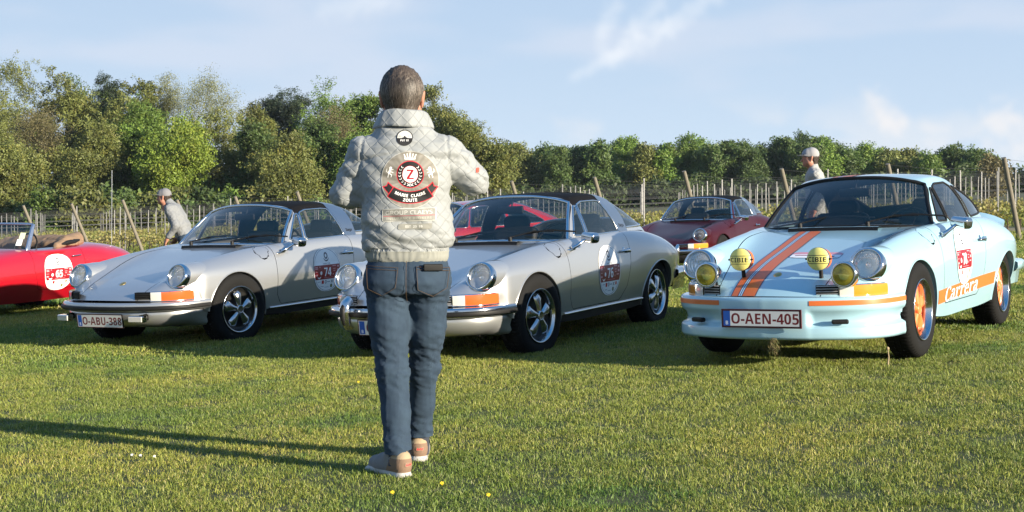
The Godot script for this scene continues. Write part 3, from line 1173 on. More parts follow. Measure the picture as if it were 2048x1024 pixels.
func car_paint(c: Color, metal := 0.0, rough := .35) -> StandardMaterial3D:
	return mat(c, rough, metal, {"clearcoat_enabled": true, "clearcoat": 1.0, "clearcoat_roughness": .03})


# ---------------------------------------------------------------- ground and grass
func ground() -> void:
	var g := G.new()
	var ds := [-30.0, -10.0, 0.0]
	var d := 3.0
	while d < 2600.0:
		ds.append(d)
		d += maxf(.35, d * .05)
	var rows := []
	var uvs := []
	for dd in ds:
		var row := PackedVector3Array()
		var uv := PackedVector2Array()
		var wid: float = maxf(30.0, absf(dd) * .8 + 20.0)
		for k in 81:
			var s := -1.0 + k / 40.0
			var x: float = signf(s) * absf(s) ** 1.6 * wid
			row.append(Vector3(x, gy(x, dd), -dd))
			uv.append(Vector2(x, dd) * .1)
		rows.append(row); uvs.append(uv)
	g.grid(rows, false, uvs)
	for k in range(0, g.i.size(), 3):
		var q := g.i[k]; g.i[k] = g.i[k + 1]; g.i[k + 1] = q
	var ramp := [[0.0, .35, .6, 1.0], [lin(.030, .042, .010), lin(.048, .062, .014), lin(.075, .080, .022), lin(.11, .10, .04)]]
	var m := mat(Color.WHITE, .95)
	m.albedo_texture = noise_tex(5, .02, 5, 1024, ramp)
	m.uv1_scale = Vector3(3, 3, 3)
	m.detail_enabled = true
	m.detail_albedo = noise_tex(9, .006, 3, 512, [[0.0, .45, 1.0], [lin(.55, .6, .5), lin(.85, .85, .8), lin(1, 1, 1)]])
	m.detail_blend_mode = BaseMaterial3D.BLEND_MODE_MUL
	m.detail_uv_layer = BaseMaterial3D.DETAIL_UV_1
	kind(obj("ground", g, m), "structure")


func blade_patch(r: RandomNumberGenerator, size: float, count: int, h0: float, h1: float, w: float) -> ArrayMesh:
	var g := G.new()
	var cols := [lin(.19, .235, .038), lin(.235, .275, .045), lin(.13, .185, .032), lin(.285, .30, .065), lin(.34, .315, .14), lin(.28, .285, .085)]
	var n := FastNoiseLite.new(); n.seed = r.randi() % 1000; n.frequency = 4.0
	for k in count:
		var x := (r.randf() - .5) * size
		var z := (r.randf() - .5) * size
		var a := r.randf() * TAU
		var tuft := .75 + .5 * (n.get_noise_2d(x, z) + .5)
		var h := r.randf_range(h0, h1) * tuft
		var lean := r.randf() * 1.25 * h
		var dir := Vector3(cos(a), 0, sin(a))
		var b := r.randf() * TAU
		var side := Vector3(cos(b), 0, sin(b)) * w * r.randf_range(.6, 1.3)
		var pick := r.randf()
		var c: Color = cols[0 if pick < .25 else (1 if pick < .52 else (2 if pick < .74 else (3 if pick < .88 else (4 if pick < .95 else 5))))]
		c = c.srgb_to_linear() * r.randf_range(.62, 1.38)
		c.a = 1.0
		var base := Vector3(x, -.01, z)
		var mid := base + Vector3(0, h * .6, 0) + dir * lean * .35
		var tip := base + Vector3(0, h - lean * .3, 0) + dir * lean
		var i0 := g.p(base - side, Vector2.ZERO, c); var i1 := g.p(base + side, Vector2.ZERO, c)
		var i2 := g.p(mid - side * .8, Vector2.ZERO, c); var i3 := g.p(mid + side * .8, Vector2.ZERO, c)
		var i4 := g.p(tip, Vector2.ZERO, c)
		g.quad(i0, i2, i3, i1); g.tri(i2, i4, i3)
	return g.mesh()


func grass() -> void:
	var r := RandomNumberGenerator.new(); r.seed = 21
	var m := mat(Color.WHITE, .55)
	m.vertex_color_use_as_albedo = true
	m.backlight_enabled = true
	m.backlight = lin(.5, .5, .35)
	var root := Node3D.new()
	root.name = "lawn_grass"
	add_child(root)
	tag(root, "short mown green lawn grass with dry straw blades under the cars", "grass")
	kind(root, "stuff")
	var n := FastNoiseLite.new(); n.seed = 4; n.frequency = .22; n.fractal_octaves = 3
	var n2 := FastNoiseLite.new(); n2.seed = 8; n2.frequency = .9; n2.fractal_octaves = 2
	for lod in [[4.6, 11.0, .5, 4200, .013, .036, .0015], [11.0, 18.0, .7, 3000, .018, .042, .003], [18.0, 42.0, 1.2, 1700, .035, .075, .0085]]:
		var lists := [[], [], [], []]
		var tint := [[], [], [], []]
		var d: float = lod[0]
		while d < lod[1]:
			var half: float = d * .42 + 1.2
			var x := -half
			while x < half:
				var v := r.randi() % 4
				var q := place(x + r.randf_range(-.05, .05), d + r.randf_range(-.05, .05))
				var b := Basis(Vector3(0, 1, 0), r.randf() * TAU)
				b = Basis(Vector3(0, 0, 1), SLOPE) * b
				lists[v].append(Transform3D(b, q))
				var t := n.get_noise_2d(x, d * 1.6) + n2.get_noise_2d(x, d * 2.0) * .8
				var c := Color(1.0 + t * .6, 1.0 + t * .32, 1.0 + t * .4)
				tint[v].append(c)
				x += lod[2] * .86
			d += lod[2] * .86
		for v in 4:
			var mm := MultiMesh.new()
			mm.transform_format = MultiMesh.TRANSFORM_3D
			mm.use_colors = true
			mm.mesh = blade_patch(r, lod[2] * 1.15, lod[3], lod[4], lod[5], lod[6])
			mm.instance_count = lists[v].size()
			for k in lists[v].size():
				mm.set_instance_transform(k, lists[v][k])
				mm.set_instance_color(k, tint[v][k])
			var o := MultiMeshInstance3D.new()
			o.name = "grass_blades"
			o.multimesh = mm
			o.material_override = m
			root.add_child(o, true)
			kind(o, "stuff")


# ---------------------------------------------------------------- trees
func sprig(r: RandomNumberGenerator, leaves: int, leaf: float, droop := 0.0) -> ArrayMesh:
	var g := G.new()
	for k in leaves:
		var d := Vector3(r.randfn(), r.randfn() * .8, r.randfn()).normalized() * pow(r.randf(), .5)
		var nrm := (d + Vector3(r.randf_range(-.8, .8), r.randf_range(-.2, 1.1), r.randf_range(-.8, .8))).normalized()
		var a := nrm.cross(Vector3(r.randf() - .5, r.randf() - .5, r.randf() - .5)).normalized()
		var b := nrm.cross(a)
		var s := leaf * r.randf_range(.7, 1.3)
		var c := Color.WHITE * r.randf_range(.75, 1.25); c.a = 1.0
		var o := d + Vector3(0, -droop * r.randf(), 0)
		var i0 := g.p(o - a * s, Vector2.ZERO, c); var i1 := g.p(o + b * s * .55, Vector2.ZERO, c)
		var i2 := g.p(o + a * s, Vector2.ZERO, c); var i3 := g.p(o - b * s * .55, Vector2.ZERO, c)
		g.quad(i0, i1, i2, i3)
	return g.mesh()


var leafm: Material
var barkm := []
var sprigs := {}

# limbs: recursive branching; tips collects where foliage sits
func limb(g: G, p0: Vector3, dir: Vector3, len_: float, rad: float, depth: int, r: RandomNumberGenerator, tips: Array, spread: float, up: float) -> void:
	var pts := [p0]
	var rads := [rad]
	var d := dir
	var n := 3
	for k in n:
		d = (d + Vector3(r.randf_range(-.16, .16), r.randf_range(-.05, .12) * up, r.randf_range(-.16, .16))).normalized()
		pts.append(pts[-1] + d * len_ / n)
		rads.append(rad * (1.0 - .16 * (k + 1)))
	g.tube(pts, rads, 3 if rad < .045 else 6, false)
	if depth <= 0:
		tips.append(pts[-1])
		return
	var kids := 2 + (1 if r.randf() < .6 else 0)
	for k in kids:
		var a := TAU * (k + r.randf() * .6) / kids
		var side := d.cross(Vector3(cos(a), .3, sin(a))).normalized()
		var nd := (d * 1.0 + side * spread * r.randf_range(.6, 1.2) + Vector3(0, up * .25, 0)).normalized()
		limb(g, pts[-1] if k < 2 else pts[2], nd, len_ * r.randf_range(.62, .82), rads[-1] * .68, depth - 1, r, tips, spread, up)
	if depth >= 2: tips.append(pts[-1])


# a tree with its crown standing in an ellipsoid; kind_: leafy, olive, pine, bare
func tree(called: String, label: String, cat: String, group: String, base: Vector3, h: float, w: float, kind_: String, col: Color, seed_: int, dens := 1.0, fine := 1.0) -> void:
	var r := RandomNumberGenerator.new(); r.seed = seed_
	var t := thing(called, label, cat, Transform3D(Basis(Vector3(0, 1, 0), 0.0), base), group)
	var g := G.new()
	var tips := []
	var bare := kind_ == "bare"
	var low: float = {"pine": .35, "bare": .16, "shrub": .05}.get(kind_, .22)
	var tr := h * .016 + .05
	if kind_ != "shrub":
		limb(g, Vector3(0, -.2, 0), Vector3(r.randf_range(-.06, .06), 1, 0), h * low + .2, tr, 0, r, [], .4, 1.0)
		var forks := 4 if bare else 3
		for k in forks:
			var a := TAU * (k + r.randf() * .5) / forks
			limb(g, Vector3(0, h * low * .92, 0), Vector3(cos(a) * w / h * (.75 if bare else .9), 1.0, sin(a) * w / h * (.75 if bare else .9)).normalized(), h * (.25 if bare else .22), tr * .72, 6 if bare else 3, r, tips, .62 if bare else .75, 1.2 if bare else .7)
		if not bare: limb(g, Vector3(0, h * low, 0), Vector3(0, 1, 0), h * .5, tr * .7, 2, r, tips, .7, .8)
		# fit the limbs into the tree's height and width
		var my := .01; var mr := .01
		for q in tips:
			my = maxf(my, q.y); mr = maxf(mr, Vector2(q.x, q.z).length())
		var fy := (h - (.3 if bare else h * .14)) / my
		var fr := minf(1.6, w * (.52 if bare else .42) / mr)
		var sc := Vector3(fr, fy, fr)
		for e in g.v.size():
			var near := smooth(0.0, h * low, g.v[e].y)
			g.v[e] = Vector3(g.v[e].x * lerpf(1.0, fr, near), g.v[e].y * fy, g.v[e].z * lerpf(1.0, fr, near))
		for e in tips.size(): tips[e] = tips[e] * sc
		obj("trunk", g, barkm[1] if bare else barkm[0], t)
	# foliage: clumps of sprigs placed through the crown's volume, thickest near its skin
	var clumps := []
	var n := FastNoiseLite.new(); n.seed = seed_; n.frequency = .9 / maxf(1.0, w * .35)
	var cy := h * (low + (1.0 - low) * .5)
	var ry := h * (1.0 - low) * .5
	var rx := w * .5
	# the crown is built of boughs of different size and reach
	var lobes := [[Vector3(r.randf_range(-.2, .2), .60, r.randf_range(-.2, .2)), .38]]
	for k in 9:
		var a := TAU * (k + r.randf() * .8) / 9.0
		var yy := r.randf_range(-.72, .48)
		var rr := sqrt(maxf(.05, 1.0 - yy * yy)) * r.randf_range(.40, .72)
		lobes.append([Vector3(cos(a) * rr, yy, sin(a) * rr), r.randf_range(.26, .46)])
	lobes.append([Vector3(0, -.1, 0), .6])
	var nc := int((70 if kind_ != "shrub" else 26) * dens)
	for k in nc:
		var d := Vector3(r.randfn(), r.randfn(), r.randfn()).normalized()
		var lb: Array = lobes[r.randi() % lobes.size()]
		var q = lb[0] + d * pow(r.randf(), .36) * lb[1]
		clumps.append(Vector3(q.x * rx, cy + q.y * ry, q.z * rx))
	if bare: clumps = tips
	var xf := []
	var cc := []
	var size: float = .62 / fine
	if bare:
		for q in clumps:
			if r.randf() < .75:
				for j in 2:
					xf.append(Transform3D(Basis.from_euler(Vector3(r.randf() * TAU, r.randf() * TAU, 0)).scaled(Vector3.ONE * .42), q + Vector3(r.randfn(), r.randfn(), r.randfn()) * .2))
					var c := col * r.randf_range(.7, 1.25); c.a = 1.0
					cc.append(c)
	else:
		var spread := maxf(.5, w * .13)
		for q in clumps:
			var tone := r.randf_range(.68, 1.3)
			for j in int(15 * fine):
				var o := Vector3(r.randfn(), r.randfn() * .7, r.randfn()) * spread * .62
				xf.append(Transform3D(Basis.from_euler(Vector3(r.randf() * TAU, r.randf() * TAU, 0)).scaled(Vector3.ONE * size * r.randf_range(.6, 1.2)), q + o))
				var c := col * tone * r.randf_range(.8, 1.2); c.a = 1.0
				if r.randf() < .2: c = c * Color(1.18, 1.02, .9)
				cc.append(c)
		for q in tips:
			for j in 5:
				xf.append(Transform3D(Basis.from_euler(Vector3(r.randf() * TAU, r.randf() * TAU, 0)).scaled(Vector3.ONE * size * r.randf_range(.6, 1.1)), q + Vector3(r.randfn(), r.randfn(), r.randfn()) * .5))
				var c := col * r.randf_range(.8, 1.3); c.a = 1.0
				cc.append(c)
	var mm := MultiMesh.new()
	mm.transform_format = MultiMesh.TRANSFORM_3D
	mm.use_colors = true
	mm.mesh = sprigs["bare" if bare else ("pine" if kind_ == "pine" else "leaf%d" % (seed_ % 3))]
	mm.instance_count = xf.size()
	for k in xf.size():
		mm.set_instance_transform(k, xf[k])
		mm.set_instance_color(k, cc[k])
	var o := MultiMeshInstance3D.new()
	o.name = "crown"
	o.multimesh = mm
	o.material_override = leafm
	t.add_child(o, true)
	kind(o, "stuff")


func ordinal(n: int) -> String:
	var ones := ["zeroth", "first", "second", "third", "fourth", "fifth", "sixth", "seventh", "eighth", "ninth", "tenth", "eleventh", "twelfth", "thirteenth", "fourteenth", "fifteenth", "sixteenth", "seventeenth", "eighteenth", "nineteenth"]
	if n < 20: return ones[n]
	var tens := {2: "twent", 3: "thirt", 4: "fort"}
	if n % 10 == 0: return tens[n / 10] + "ieth"
	return tens[n / 10] + "y-" + ones[n % 10]


func trees() -> void:
	var r := RandomNumberGenerator.new(); r.seed = 5
	leafm = mat(Color.WHITE, .6, 0.0, {"vertex_color_use_as_albedo": true, "backlight_enabled": true, "backlight": lin(.6, .6, .5)})
	barkm = [mat(lin(.085, .07, .05), .9), mat(lin(.17, .145, .11), .9)]
	for k in 3: sprigs["leaf%d" % k] = sprig(r, 16, .26)
	sprigs["pine"] = sprig(r, 26, .2)
	sprigs["bare"] = sprig(r, 5, .15)
	var pal := {"olive": lin(.148, .170, .042), "green": lin(.120, .195, .032), "light": lin(.19, .265, .034), "dark": lin(.070, .115, .028), "pine": lin(.035, .058, .030), "bare": lin(.17, .17, .07), "brown": lin(.16, .14, .06), "bud": lin(.20, .21, .08)}
	# column, top row, width in px, depth, kind, colour
	var list := [
		[15, 118, 190, 138, "leafy", "olive", "tall olive-green tree at the far left edge of the wood"],
		[120, 138, 120, 140, "leafy", "olive", "olive tree whose top stands second from the left edge of the wood"],
		[168, 146, 100, 143, "leafy", "dark", "dark green tree top behind the olive ones near the left edge"],
		[215, 146, 75, 146, "pine", "pine", "narrow dark pine top between olive tree tops, left of the bare tree"],
		[272, 146, 110, 138, "leafy", "olive", "olive tree top just left of the pale bare trees"],
		[335, 140, 85, 142, "bare", "bud", "narrow pale budding tree left of the broad bare crown"],
		[420, 126, 165, 136, "bare", "bud", "broad round bare tree with pale upright twigs against the sky"],
		[500, 205, 90, 140, "leafy", "olive", "low olive tree behind the bare crown's right side"],
		[560, 174, 100, 148, "pine", "pine", "dark pine top standing alone right of the bare crown"],
		[650, 158, 130, 140, "leafy", "green", "bright green tree top left of the man's head"],
		[735, 166, 100, 142, "leafy", "green", "green tree top right behind the man's shoulder"],
		[855, 176, 115, 138, "leafy", "olive", "olive tree to the right of the man's head"],
		[915, 214, 120, 134, "leafy", "olive", "sloping olive tree beyond the man's right shoulder"],
		[975, 280, 110, 132, "leafy", "olive", "lower olive tree at the right end of the wood"],
		[75, 205, 160, 120, "bare", "brown", "brown twiggy tree in front of the olive ones at left"],
		[175, 232, 150, 118, "leafy", "olive", "drab olive tree in front at left, above the leaning posts"],
		[270, 205, 120, 122, "leafy", "green", "fresh green tree in front left of the capped walker"],
		[345, 235, 135, 116, "leafy", "light", "light green tree behind the capped walker at left"],
		[440, 215, 150, 124, "leafy", "olive", "wide olive tree below the broad bare crown"],
		[525, 245, 120, 120, "leafy", "dark", "dark green tree below the lone pine"],
		[575, 268, 130, 113, "leafy", "olive", "round olive tree standing forward at the wood's middle"],
		[625, 235, 100, 119, "leafy", "dark", "deep green tree left of the brown vase-shaped one"],
		[665, 195, 120, 122, "bare", "brown", "brown vase-shaped bare tree left of the man"],
		[715, 265, 110, 117, "leafy", "green", "green tree close behind the man's left arm"],
		[800, 240, 130, 122, "leafy", "olive", "olive tree hidden behind the man's back"],
		[900, 300, 110, 118, "leafy", "olive", "olive tree under the man's raised right elbow"],
		[20, 270, 120, 112, "leafy", "olive", "leaning olive tree at the left border, in front"],
		[-190, 150, 190, 134, "leafy", "green", "green tree well beyond the left border"],
		[-330, 160, 190, 130, "leafy", "olive", "olive tree farthest beyond the left border"],
		[-470, 170, 200, 132, "leafy", "dark", "dark tree at the wood's end beyond the left border"],
		[-60, 150, 180, 130, "leafy", "olive", "olive tree just beyond the left border"],
	]
	var k := 0
	for q in list:
		var d: float = q[3]
		var x := at_px(q[0], d)
		var g0 := gy(x, d)
		var h := y_px(q[1], d) - g0
		tree({"pine": "pine_tree", "bare": "bare_tree"}.get(q[4], "leafy_tree"), q[6], "tree", "trees of the wood behind the vineyard", Vector3(x, g0, -d), h * 1.0, q[2] * d / FPX * 1.15, q[4], pal[q[5]].srgb_to_linear(), 100 + k, 1.6, 1.6)
		k += 1
	# bushes along the wood's foot
	var bx := -40.0
	var bn := 0
	while bx < 1010.0:
		bn += 1
		var d := r.randf_range(104.0, 112.0)
		var x := at_px(bx, d)
		var g0 := gy(x, d)
		var top := r.randf_range(372.0, 412.0)
		tree("bush", "low bush at the foot of the wood, %s from the left edge" % ordinal(bn), "bush", "bushes at the foot of the wood", Vector3(x, g0, -d), y_px(top, d) - g0, r.randf_range(90, 130) * d / FPX, "shrub", pal[["olive", "dark", "green", "olive"][k % 4]].srgb_to_linear() * r.randf_range(.7, 1.0), 300 + k, 1.3, 1.0)
		k += 1
		bx += r.randf_range(38.0, 56.0)
	# the far tree belt on the right
	var tops := [[985, 300], [1010, 284], [1050, 292], [1085, 288], [1120, 292], [1160, 284], [1200, 278], [1245, 271], [1290, 290], [1330, 290], [1378, 270], [1420, 284], [1465, 280], [1500, 296], [1540, 276], [1580, 266], [1615, 268], [1650, 275], [1690, 298], [1735, 287], [1775, 298], [1815, 300], [1855, 312], [1890, 312], [1918, 288], [1945, 305]]
	var q_n := 0
	for q in tops:
		q_n += 1
		for layer in 2:
			var d := 192.0 + 16.0 * layer + r.randf_range(-5, 5)
			var xx: float = q[0] + (22.0 if layer else 0.0) + r.randf_range(-5, 5)
			var x := at_px(xx, d)
			var g0 := gy(x, d)
			var top: float = q[1] + (4.0 if layer else 0.0) + r.randf_range(-2, 5)
			tree("belt_tree", "green tree of the far belt, %s from the belt's left end in its %s row" % [ordinal(q_n), ["front", "back"][layer]], "tree", "trees of the far belt beyond the vineyard", Vector3(x, g0, -d), y_px(top, d) - g0, r.randf_range(62, 82) * d / FPX, "leafy", pal[["dark", "green", "dark", "olive", "dark"][r.randi() % 5]].srgb_to_linear() * r.randf_range(.95, 1.3), 500 + k, 1.0, 1.0)
			k += 1
	var ux := 960.0
	var un := 0
	while ux < 2120.0:
		un += 1
		var d := 181.0 + r.randf_range(-4, 4)
		var x := at_px(ux, d)
		var g0 := gy(x, d)
		tree("hedge_bush", "dark hedge bush at the foot of the far belt, %s from its left end" % ordinal(un), "bush", "hedge bushes at the foot of the far belt", Vector3(x, g0 - .4, -d), r.randf_range(2.6, 3.8), 4.2, "shrub", pal.dark.srgb_to_linear() * r.randf_range(.55, .9), 800 + k, .8, .6)
		k += 1
		ux += 44.0
	var d2 := 150.0
	tree("small_tree", "small bare-topped tree at the right end of the belt by the leaning post", "tree", "", place(at_px(1985, d2), d2), 3.6 + .6, 2.6, "leafy", pal.brown.srgb_to_linear(), 990, .5, 1.0)


# ---------------------------------------------------------------- vineyard
func vineyard() -> void:
	var r := RandomNumberGenerator.new(); r.seed = 17
	var post_m := mat(lin(.20, .20, .198), .6, .2)
	var wood := mat(lin(.40, .37, .31), .85)
	wood.albedo_texture = noise_tex(31, .03, 4, 256, [[0.0, 1.0], [lin(.32, .31, .285), lin(.50, .485, .45)]])
	wood.uv1_triplanar = true; wood.uv1_scale = Vector3(6, 1, 6)
	var wire_m := mat(lin(.10, .10, .10), .6, .3)
	var dir := Vector2(sin(deg_to_rad(43)), cos(deg_to_rad(43)))
	var posts := []
	var vines := []
	for k in range(-3, 30):
		var e := Vector2(12.9 - 2.445 * k, 35.8 + 1.655 * k)
		if k >= 0 and k < 14:
			# leaning end post, foot at e, head towards the lawn
			var foot := place(e.x, e.y, -.15)
			var head := place(e.x - dir.x * 1.02, e.y - dir.y * 1.02, 0.0)
			head.y = gy(e.x, e.y) + 2.10 + r.randf_range(-.06, .06)
			var g := G.new()
			var q := foot - head
			g.tube([Vector3.ZERO, q * .05, q * .5, q], [.058, .062, .062, .064], 10)
			var o := obj("leaning_post", g, wood)
			o.position = head
			tag(o, ["leaning wooden end post at the far right edge of the vineyard", "leaning end post seen above the light blue car's roof", "leaning end post seen through the light blue car's windscreen", "leaning end post above the maroon car's bonnet", "leaning end post right of the silver car's black roof", "leaning end post above the silver car numbered 76", "leaning end post beside the man's right elbow", "leaning end post behind the man's back", "leaning end post above the rear roof of the car numbered 74", "leaning end post above the windscreen of the car numbered 74", "leaning end post behind the capped walker's head", "leaning end post left of the capped walker", "leaning end post above the red roadster's tan hood", "leaning end post above the red roadster's windscreen"][k], "post", "leaning end posts of the vine rows")
		var s := 1.4
		var line := []
		while s < 82.0:
			var q := e + dir * s
			if q.x / q.y < .42 and q.x / q.y > -.40 and q.y < 100.0:
				posts.append([q, k, int(round((s - 1.4) / 4.2)) + 1])
				line.append(q)
			s += 4.2
		# wires of the row
		if line.size() > 1:
			var w := G.new()
			for hh in [.62, 1.0, 1.25, 1.5, 1.75, 1.93]:
				var pts := []
				if k >= 0 and k < 14 and hh > 1.9: pts.append(place(e.x - dir.x * 1.0, e.y - dir.y * 1.0, 2.06))
				for q in line: pts.append(place(q.x, q.y, hh))
				if pts.size() > 1: w.tube(pts, (.0022 if hh < 1.9 else .0032), 3, false)
			var wo := obj("trellis_wires", w, wire_m)
			tag(wo, "thin steel trellis wires of the vine row that is %s from the right" % ordinal(k + 4), "wires", "trellis wires of the vine rows")
		s = .6
		while s < 27.0:
			var q := e + dir * s
			if q.x / q.y < .41 and q.x / q.y > -.39 and q.y < 96.0: vines.append([q, k, int(round((s - .6) / .95)) + 1])
			s += .95
	# vertical posts
	posts.sort_custom(func(a, b): return a[0].y < b[0].y)
	var pg := G.new()
	pg.box(Vector3(0, .9, 0), Vector3(.038, 2.2, .035), Basis(), 0.0)
	for y in 5: pg.box(Vector3(0, .7 + y * .3, .024), Vector3(.03, .02, .012))
	var pm := pg.mesh()
	for k in mini(posts.size(), 290):
		var q: Vector2 = posts[k][0]
		var o := obj("vineyard_post", pm, post_m)
		o.position = place(q.x + r.randf_range(-.03, .03), q.y + r.randf_range(-.06, .06))
		o.scale.y = 1.0 + r.randf_range(-.06, .04)
		o.rotation = Vector3(r.randf_range(-.02, .02), r.randf() * .5, r.randf_range(-.02, .02))
		tag(o, "upright grey trellis post, %s along the %s vine row from the right" % [ordinal(posts[k][2]), ordinal(posts[k][1] + 4)], "post", "upright posts of the vineyard")
	if posts.size() > 290:
		var rest := []
		for k in range(290, posts.size()): rest.append(Transform3D(Basis(), place(posts[k][0].x, posts[k][0].y)))
		var o := mmi("far_posts", pm, post_m, rest, [])
		tag(o, "far upright posts of the vineyard too many to count", "post", "")
		kind(o, "stuff")
	# vines: trunk, arms, young leaves
	var bark := mat(lin(.075, .055, .038), .95)
	var protos := []
	for v in 4:
		var t := G.new()
		var a := [Vector3(0, -.05, 0), Vector3(r.randf_range(-.03, .03), .26, r.randf_range(-.03, .03)), Vector3(r.randf_range(-.05, .05), .52, 0)]
		t.tube(a, [.03, .024, .022], 6)
		for s in [-1, 1]: t.tube([a[2], a[2] + Vector3(s * .2, .08, 0), a[2] + Vector3(s * .45, .06, 0)], [.016, .012, .008], 5)
		for j in 8:
			var b: Vector3 = a[2] + Vector3(r.randf_range(-.45, .45), .06, 0)
			t.tube([b, b + Vector3(r.randf_range(-.06, .06), .15, r.randf_range(-.06, .06)), b + Vector3(r.randf_range(-.1, .1), r.randf_range(.25, .42), r.randf_range(-.1, .1))], [.006, .005, .003], 3, false)
		var l := G.new()
		for j in 105:
			var o := Vector3(r.randfn() * .3, .63 + r.randfn() * .105, r.randfn() * .15)
			if r.randf() < .06: o.y -= .25
			var nrm := Vector3(r.randfn(), r.randfn() + .5, r.randfn()).normalized()
			var u := nrm.cross(Vector3(r.randf() - .5, r.randf() - .5, r.randf() - .5)).normalized()
			var w := nrm.cross(u)
			var s := r.randf_range(.03, .06)
			var c := Color(1, 1, 1) * r.randf_range(.7, 1.3); c.a = 1.0
			var pts := []
			for e in 5: pts.append(g_pt(l, o + (u * cos(TAU * e / 5) + w * sin(TAU * e / 5)) * s, c))
			l.tri(pts[0], pts[1], pts[2]); l.tri(pts[0], pts[2], pts[3]); l.tri(pts[0], pts[3], pts[4])
		protos.append([t.mesh(), l.mesh()])
	var leaf_ms := []
	for c in [lin(.28, .27, .075), lin(.22, .24, .065), lin(.31, .275, .10)]: leaf_ms.append(mat(c, .55, 0.0, {"vertex_color_use_as_albedo": true, "backlight_enabled": true, "backlight": lin(.7, .7, .4)}))
	vines.sort_custom(func(a, b): return a[0].y < b[0].y)
	var far := [[], [], [], []]
	var yaw := -deg_to_rad(43) + PI / 2
	for k in vines.size():
		var q: Vector2 = vines[k][0]
		var v := r.randi() % 4
		var x := Transform3D(Basis(Vector3(0, 1, 0), yaw + (PI if r.randf() < .5 else 0.0)).scaled(Vector3(1, r.randf_range(.9, 1.12), 1)), place(q.x, q.y))
		if k < 290:
			var t := thing("grapevine", "young yellow-green grapevine, %s along the %s vine row from the right" % [ordinal(vines[k][2]), ordinal(vines[k][1] + 4)], "grapevine", x, "grapevines in the vine rows")
			obj("trunk", protos[v][0], bark, t)
			obj("leaves", protos[v][1], leaf_ms[r.randi() % 3], t)
		else: far[v].append(x)
	var fr := Node3D.new()
	fr.name = "far_grapevines"
	add_child(fr)
	tag(fr, "far grapevines of the vineyard seen as one low yellow-green band", "grapevines")
	kind(fr, "stuff")
	for v in 4:
		for e in 2:
			var o := mmi("far_vine_%s" % ["trunks", "leaves"][e], protos[v][e], [bark, leaf_ms[v % 3]][e], far[v], [], fr)
			kind(o, "stuff")
	# the dry floor of the vineyard
	var fg := G.new()
	var frows := []
	for k in range(-4, 31):
		var row := PackedVector3Array()
		for j in 17:
			var q := Vector2(12.9 - 2.445 * k, 35.8 + 1.655 * k) + dir * (-1.2 + j * 2.2 + (r.randf_range(-.35, .35) if j == 0 else 0.0))
			row.append(place(q.x, q.y, .02))
		frows.append(row)
	fg.grid(frows)
	var fm := mat(Color.WHITE, .95)
	fm.albedo_texture = noise_tex(55, .03, 4, 512, [[0.0, .45, .7, 1.0], [lin(.10, .095, .035), lin(.22, .18, .085), lin(.32, .26, .14), lin(.15, .15, .05)]])
	fm.uv1_triplanar = true; fm.uv1_world_triplanar = true; fm.uv1_scale = Vector3(.5, .5, .5)
	kind(obj("vineyard_ground", fg, fm), "structure")
	# long grass between the rows
	var tuft := blade_patch(r, 1.0, 160, .1, .28, .01)
	var xs := []
	for k in 1100:
		var d := 34.0 + pow(r.randf(), .7) * 60.0
		var x := r.randf_range(-.42, .44) * d
		xs.append(Transform3D(Basis(Vector3(0, 1, 0), r.randf() * TAU), place(x, d)))
	var gm := mat(lin(.9, .9, .8), .8, 0.0, {"vertex_color_use_as_albedo": true})
	var o2 := mmi("meadow_grass", tuft, gm, xs, [])
	tag(o2, "longer rough grass between the vine rows beyond the lawn", "grass")
	kind(o2, "stuff")


func g_pt(g: G, q: Vector3, c: Color) -> int: return g.p(q, Vector2.ZERO, c)


func mmi(called: String, m: Mesh, material: Material, xs: Array, cols: Array, parent: Node = null) -> MultiMeshInstance3D:
	var mm := MultiMesh.new()
	mm.transform_format = MultiMesh.TRANSFORM_3D
	mm.use_colors = cols.size() > 0
	mm.mesh = m
	mm.instance_count = xs.size()
	for k in xs.size():
		mm.set_instance_transform(k, xs[k])
		if cols.size(): mm.set_instance_color(k, cols[k])
	var o := MultiMeshInstance3D.new()
	o.name = called
	o.multimesh = mm
	o.material_override = material
	(parent if parent else self).add_child(o, true)
	return o

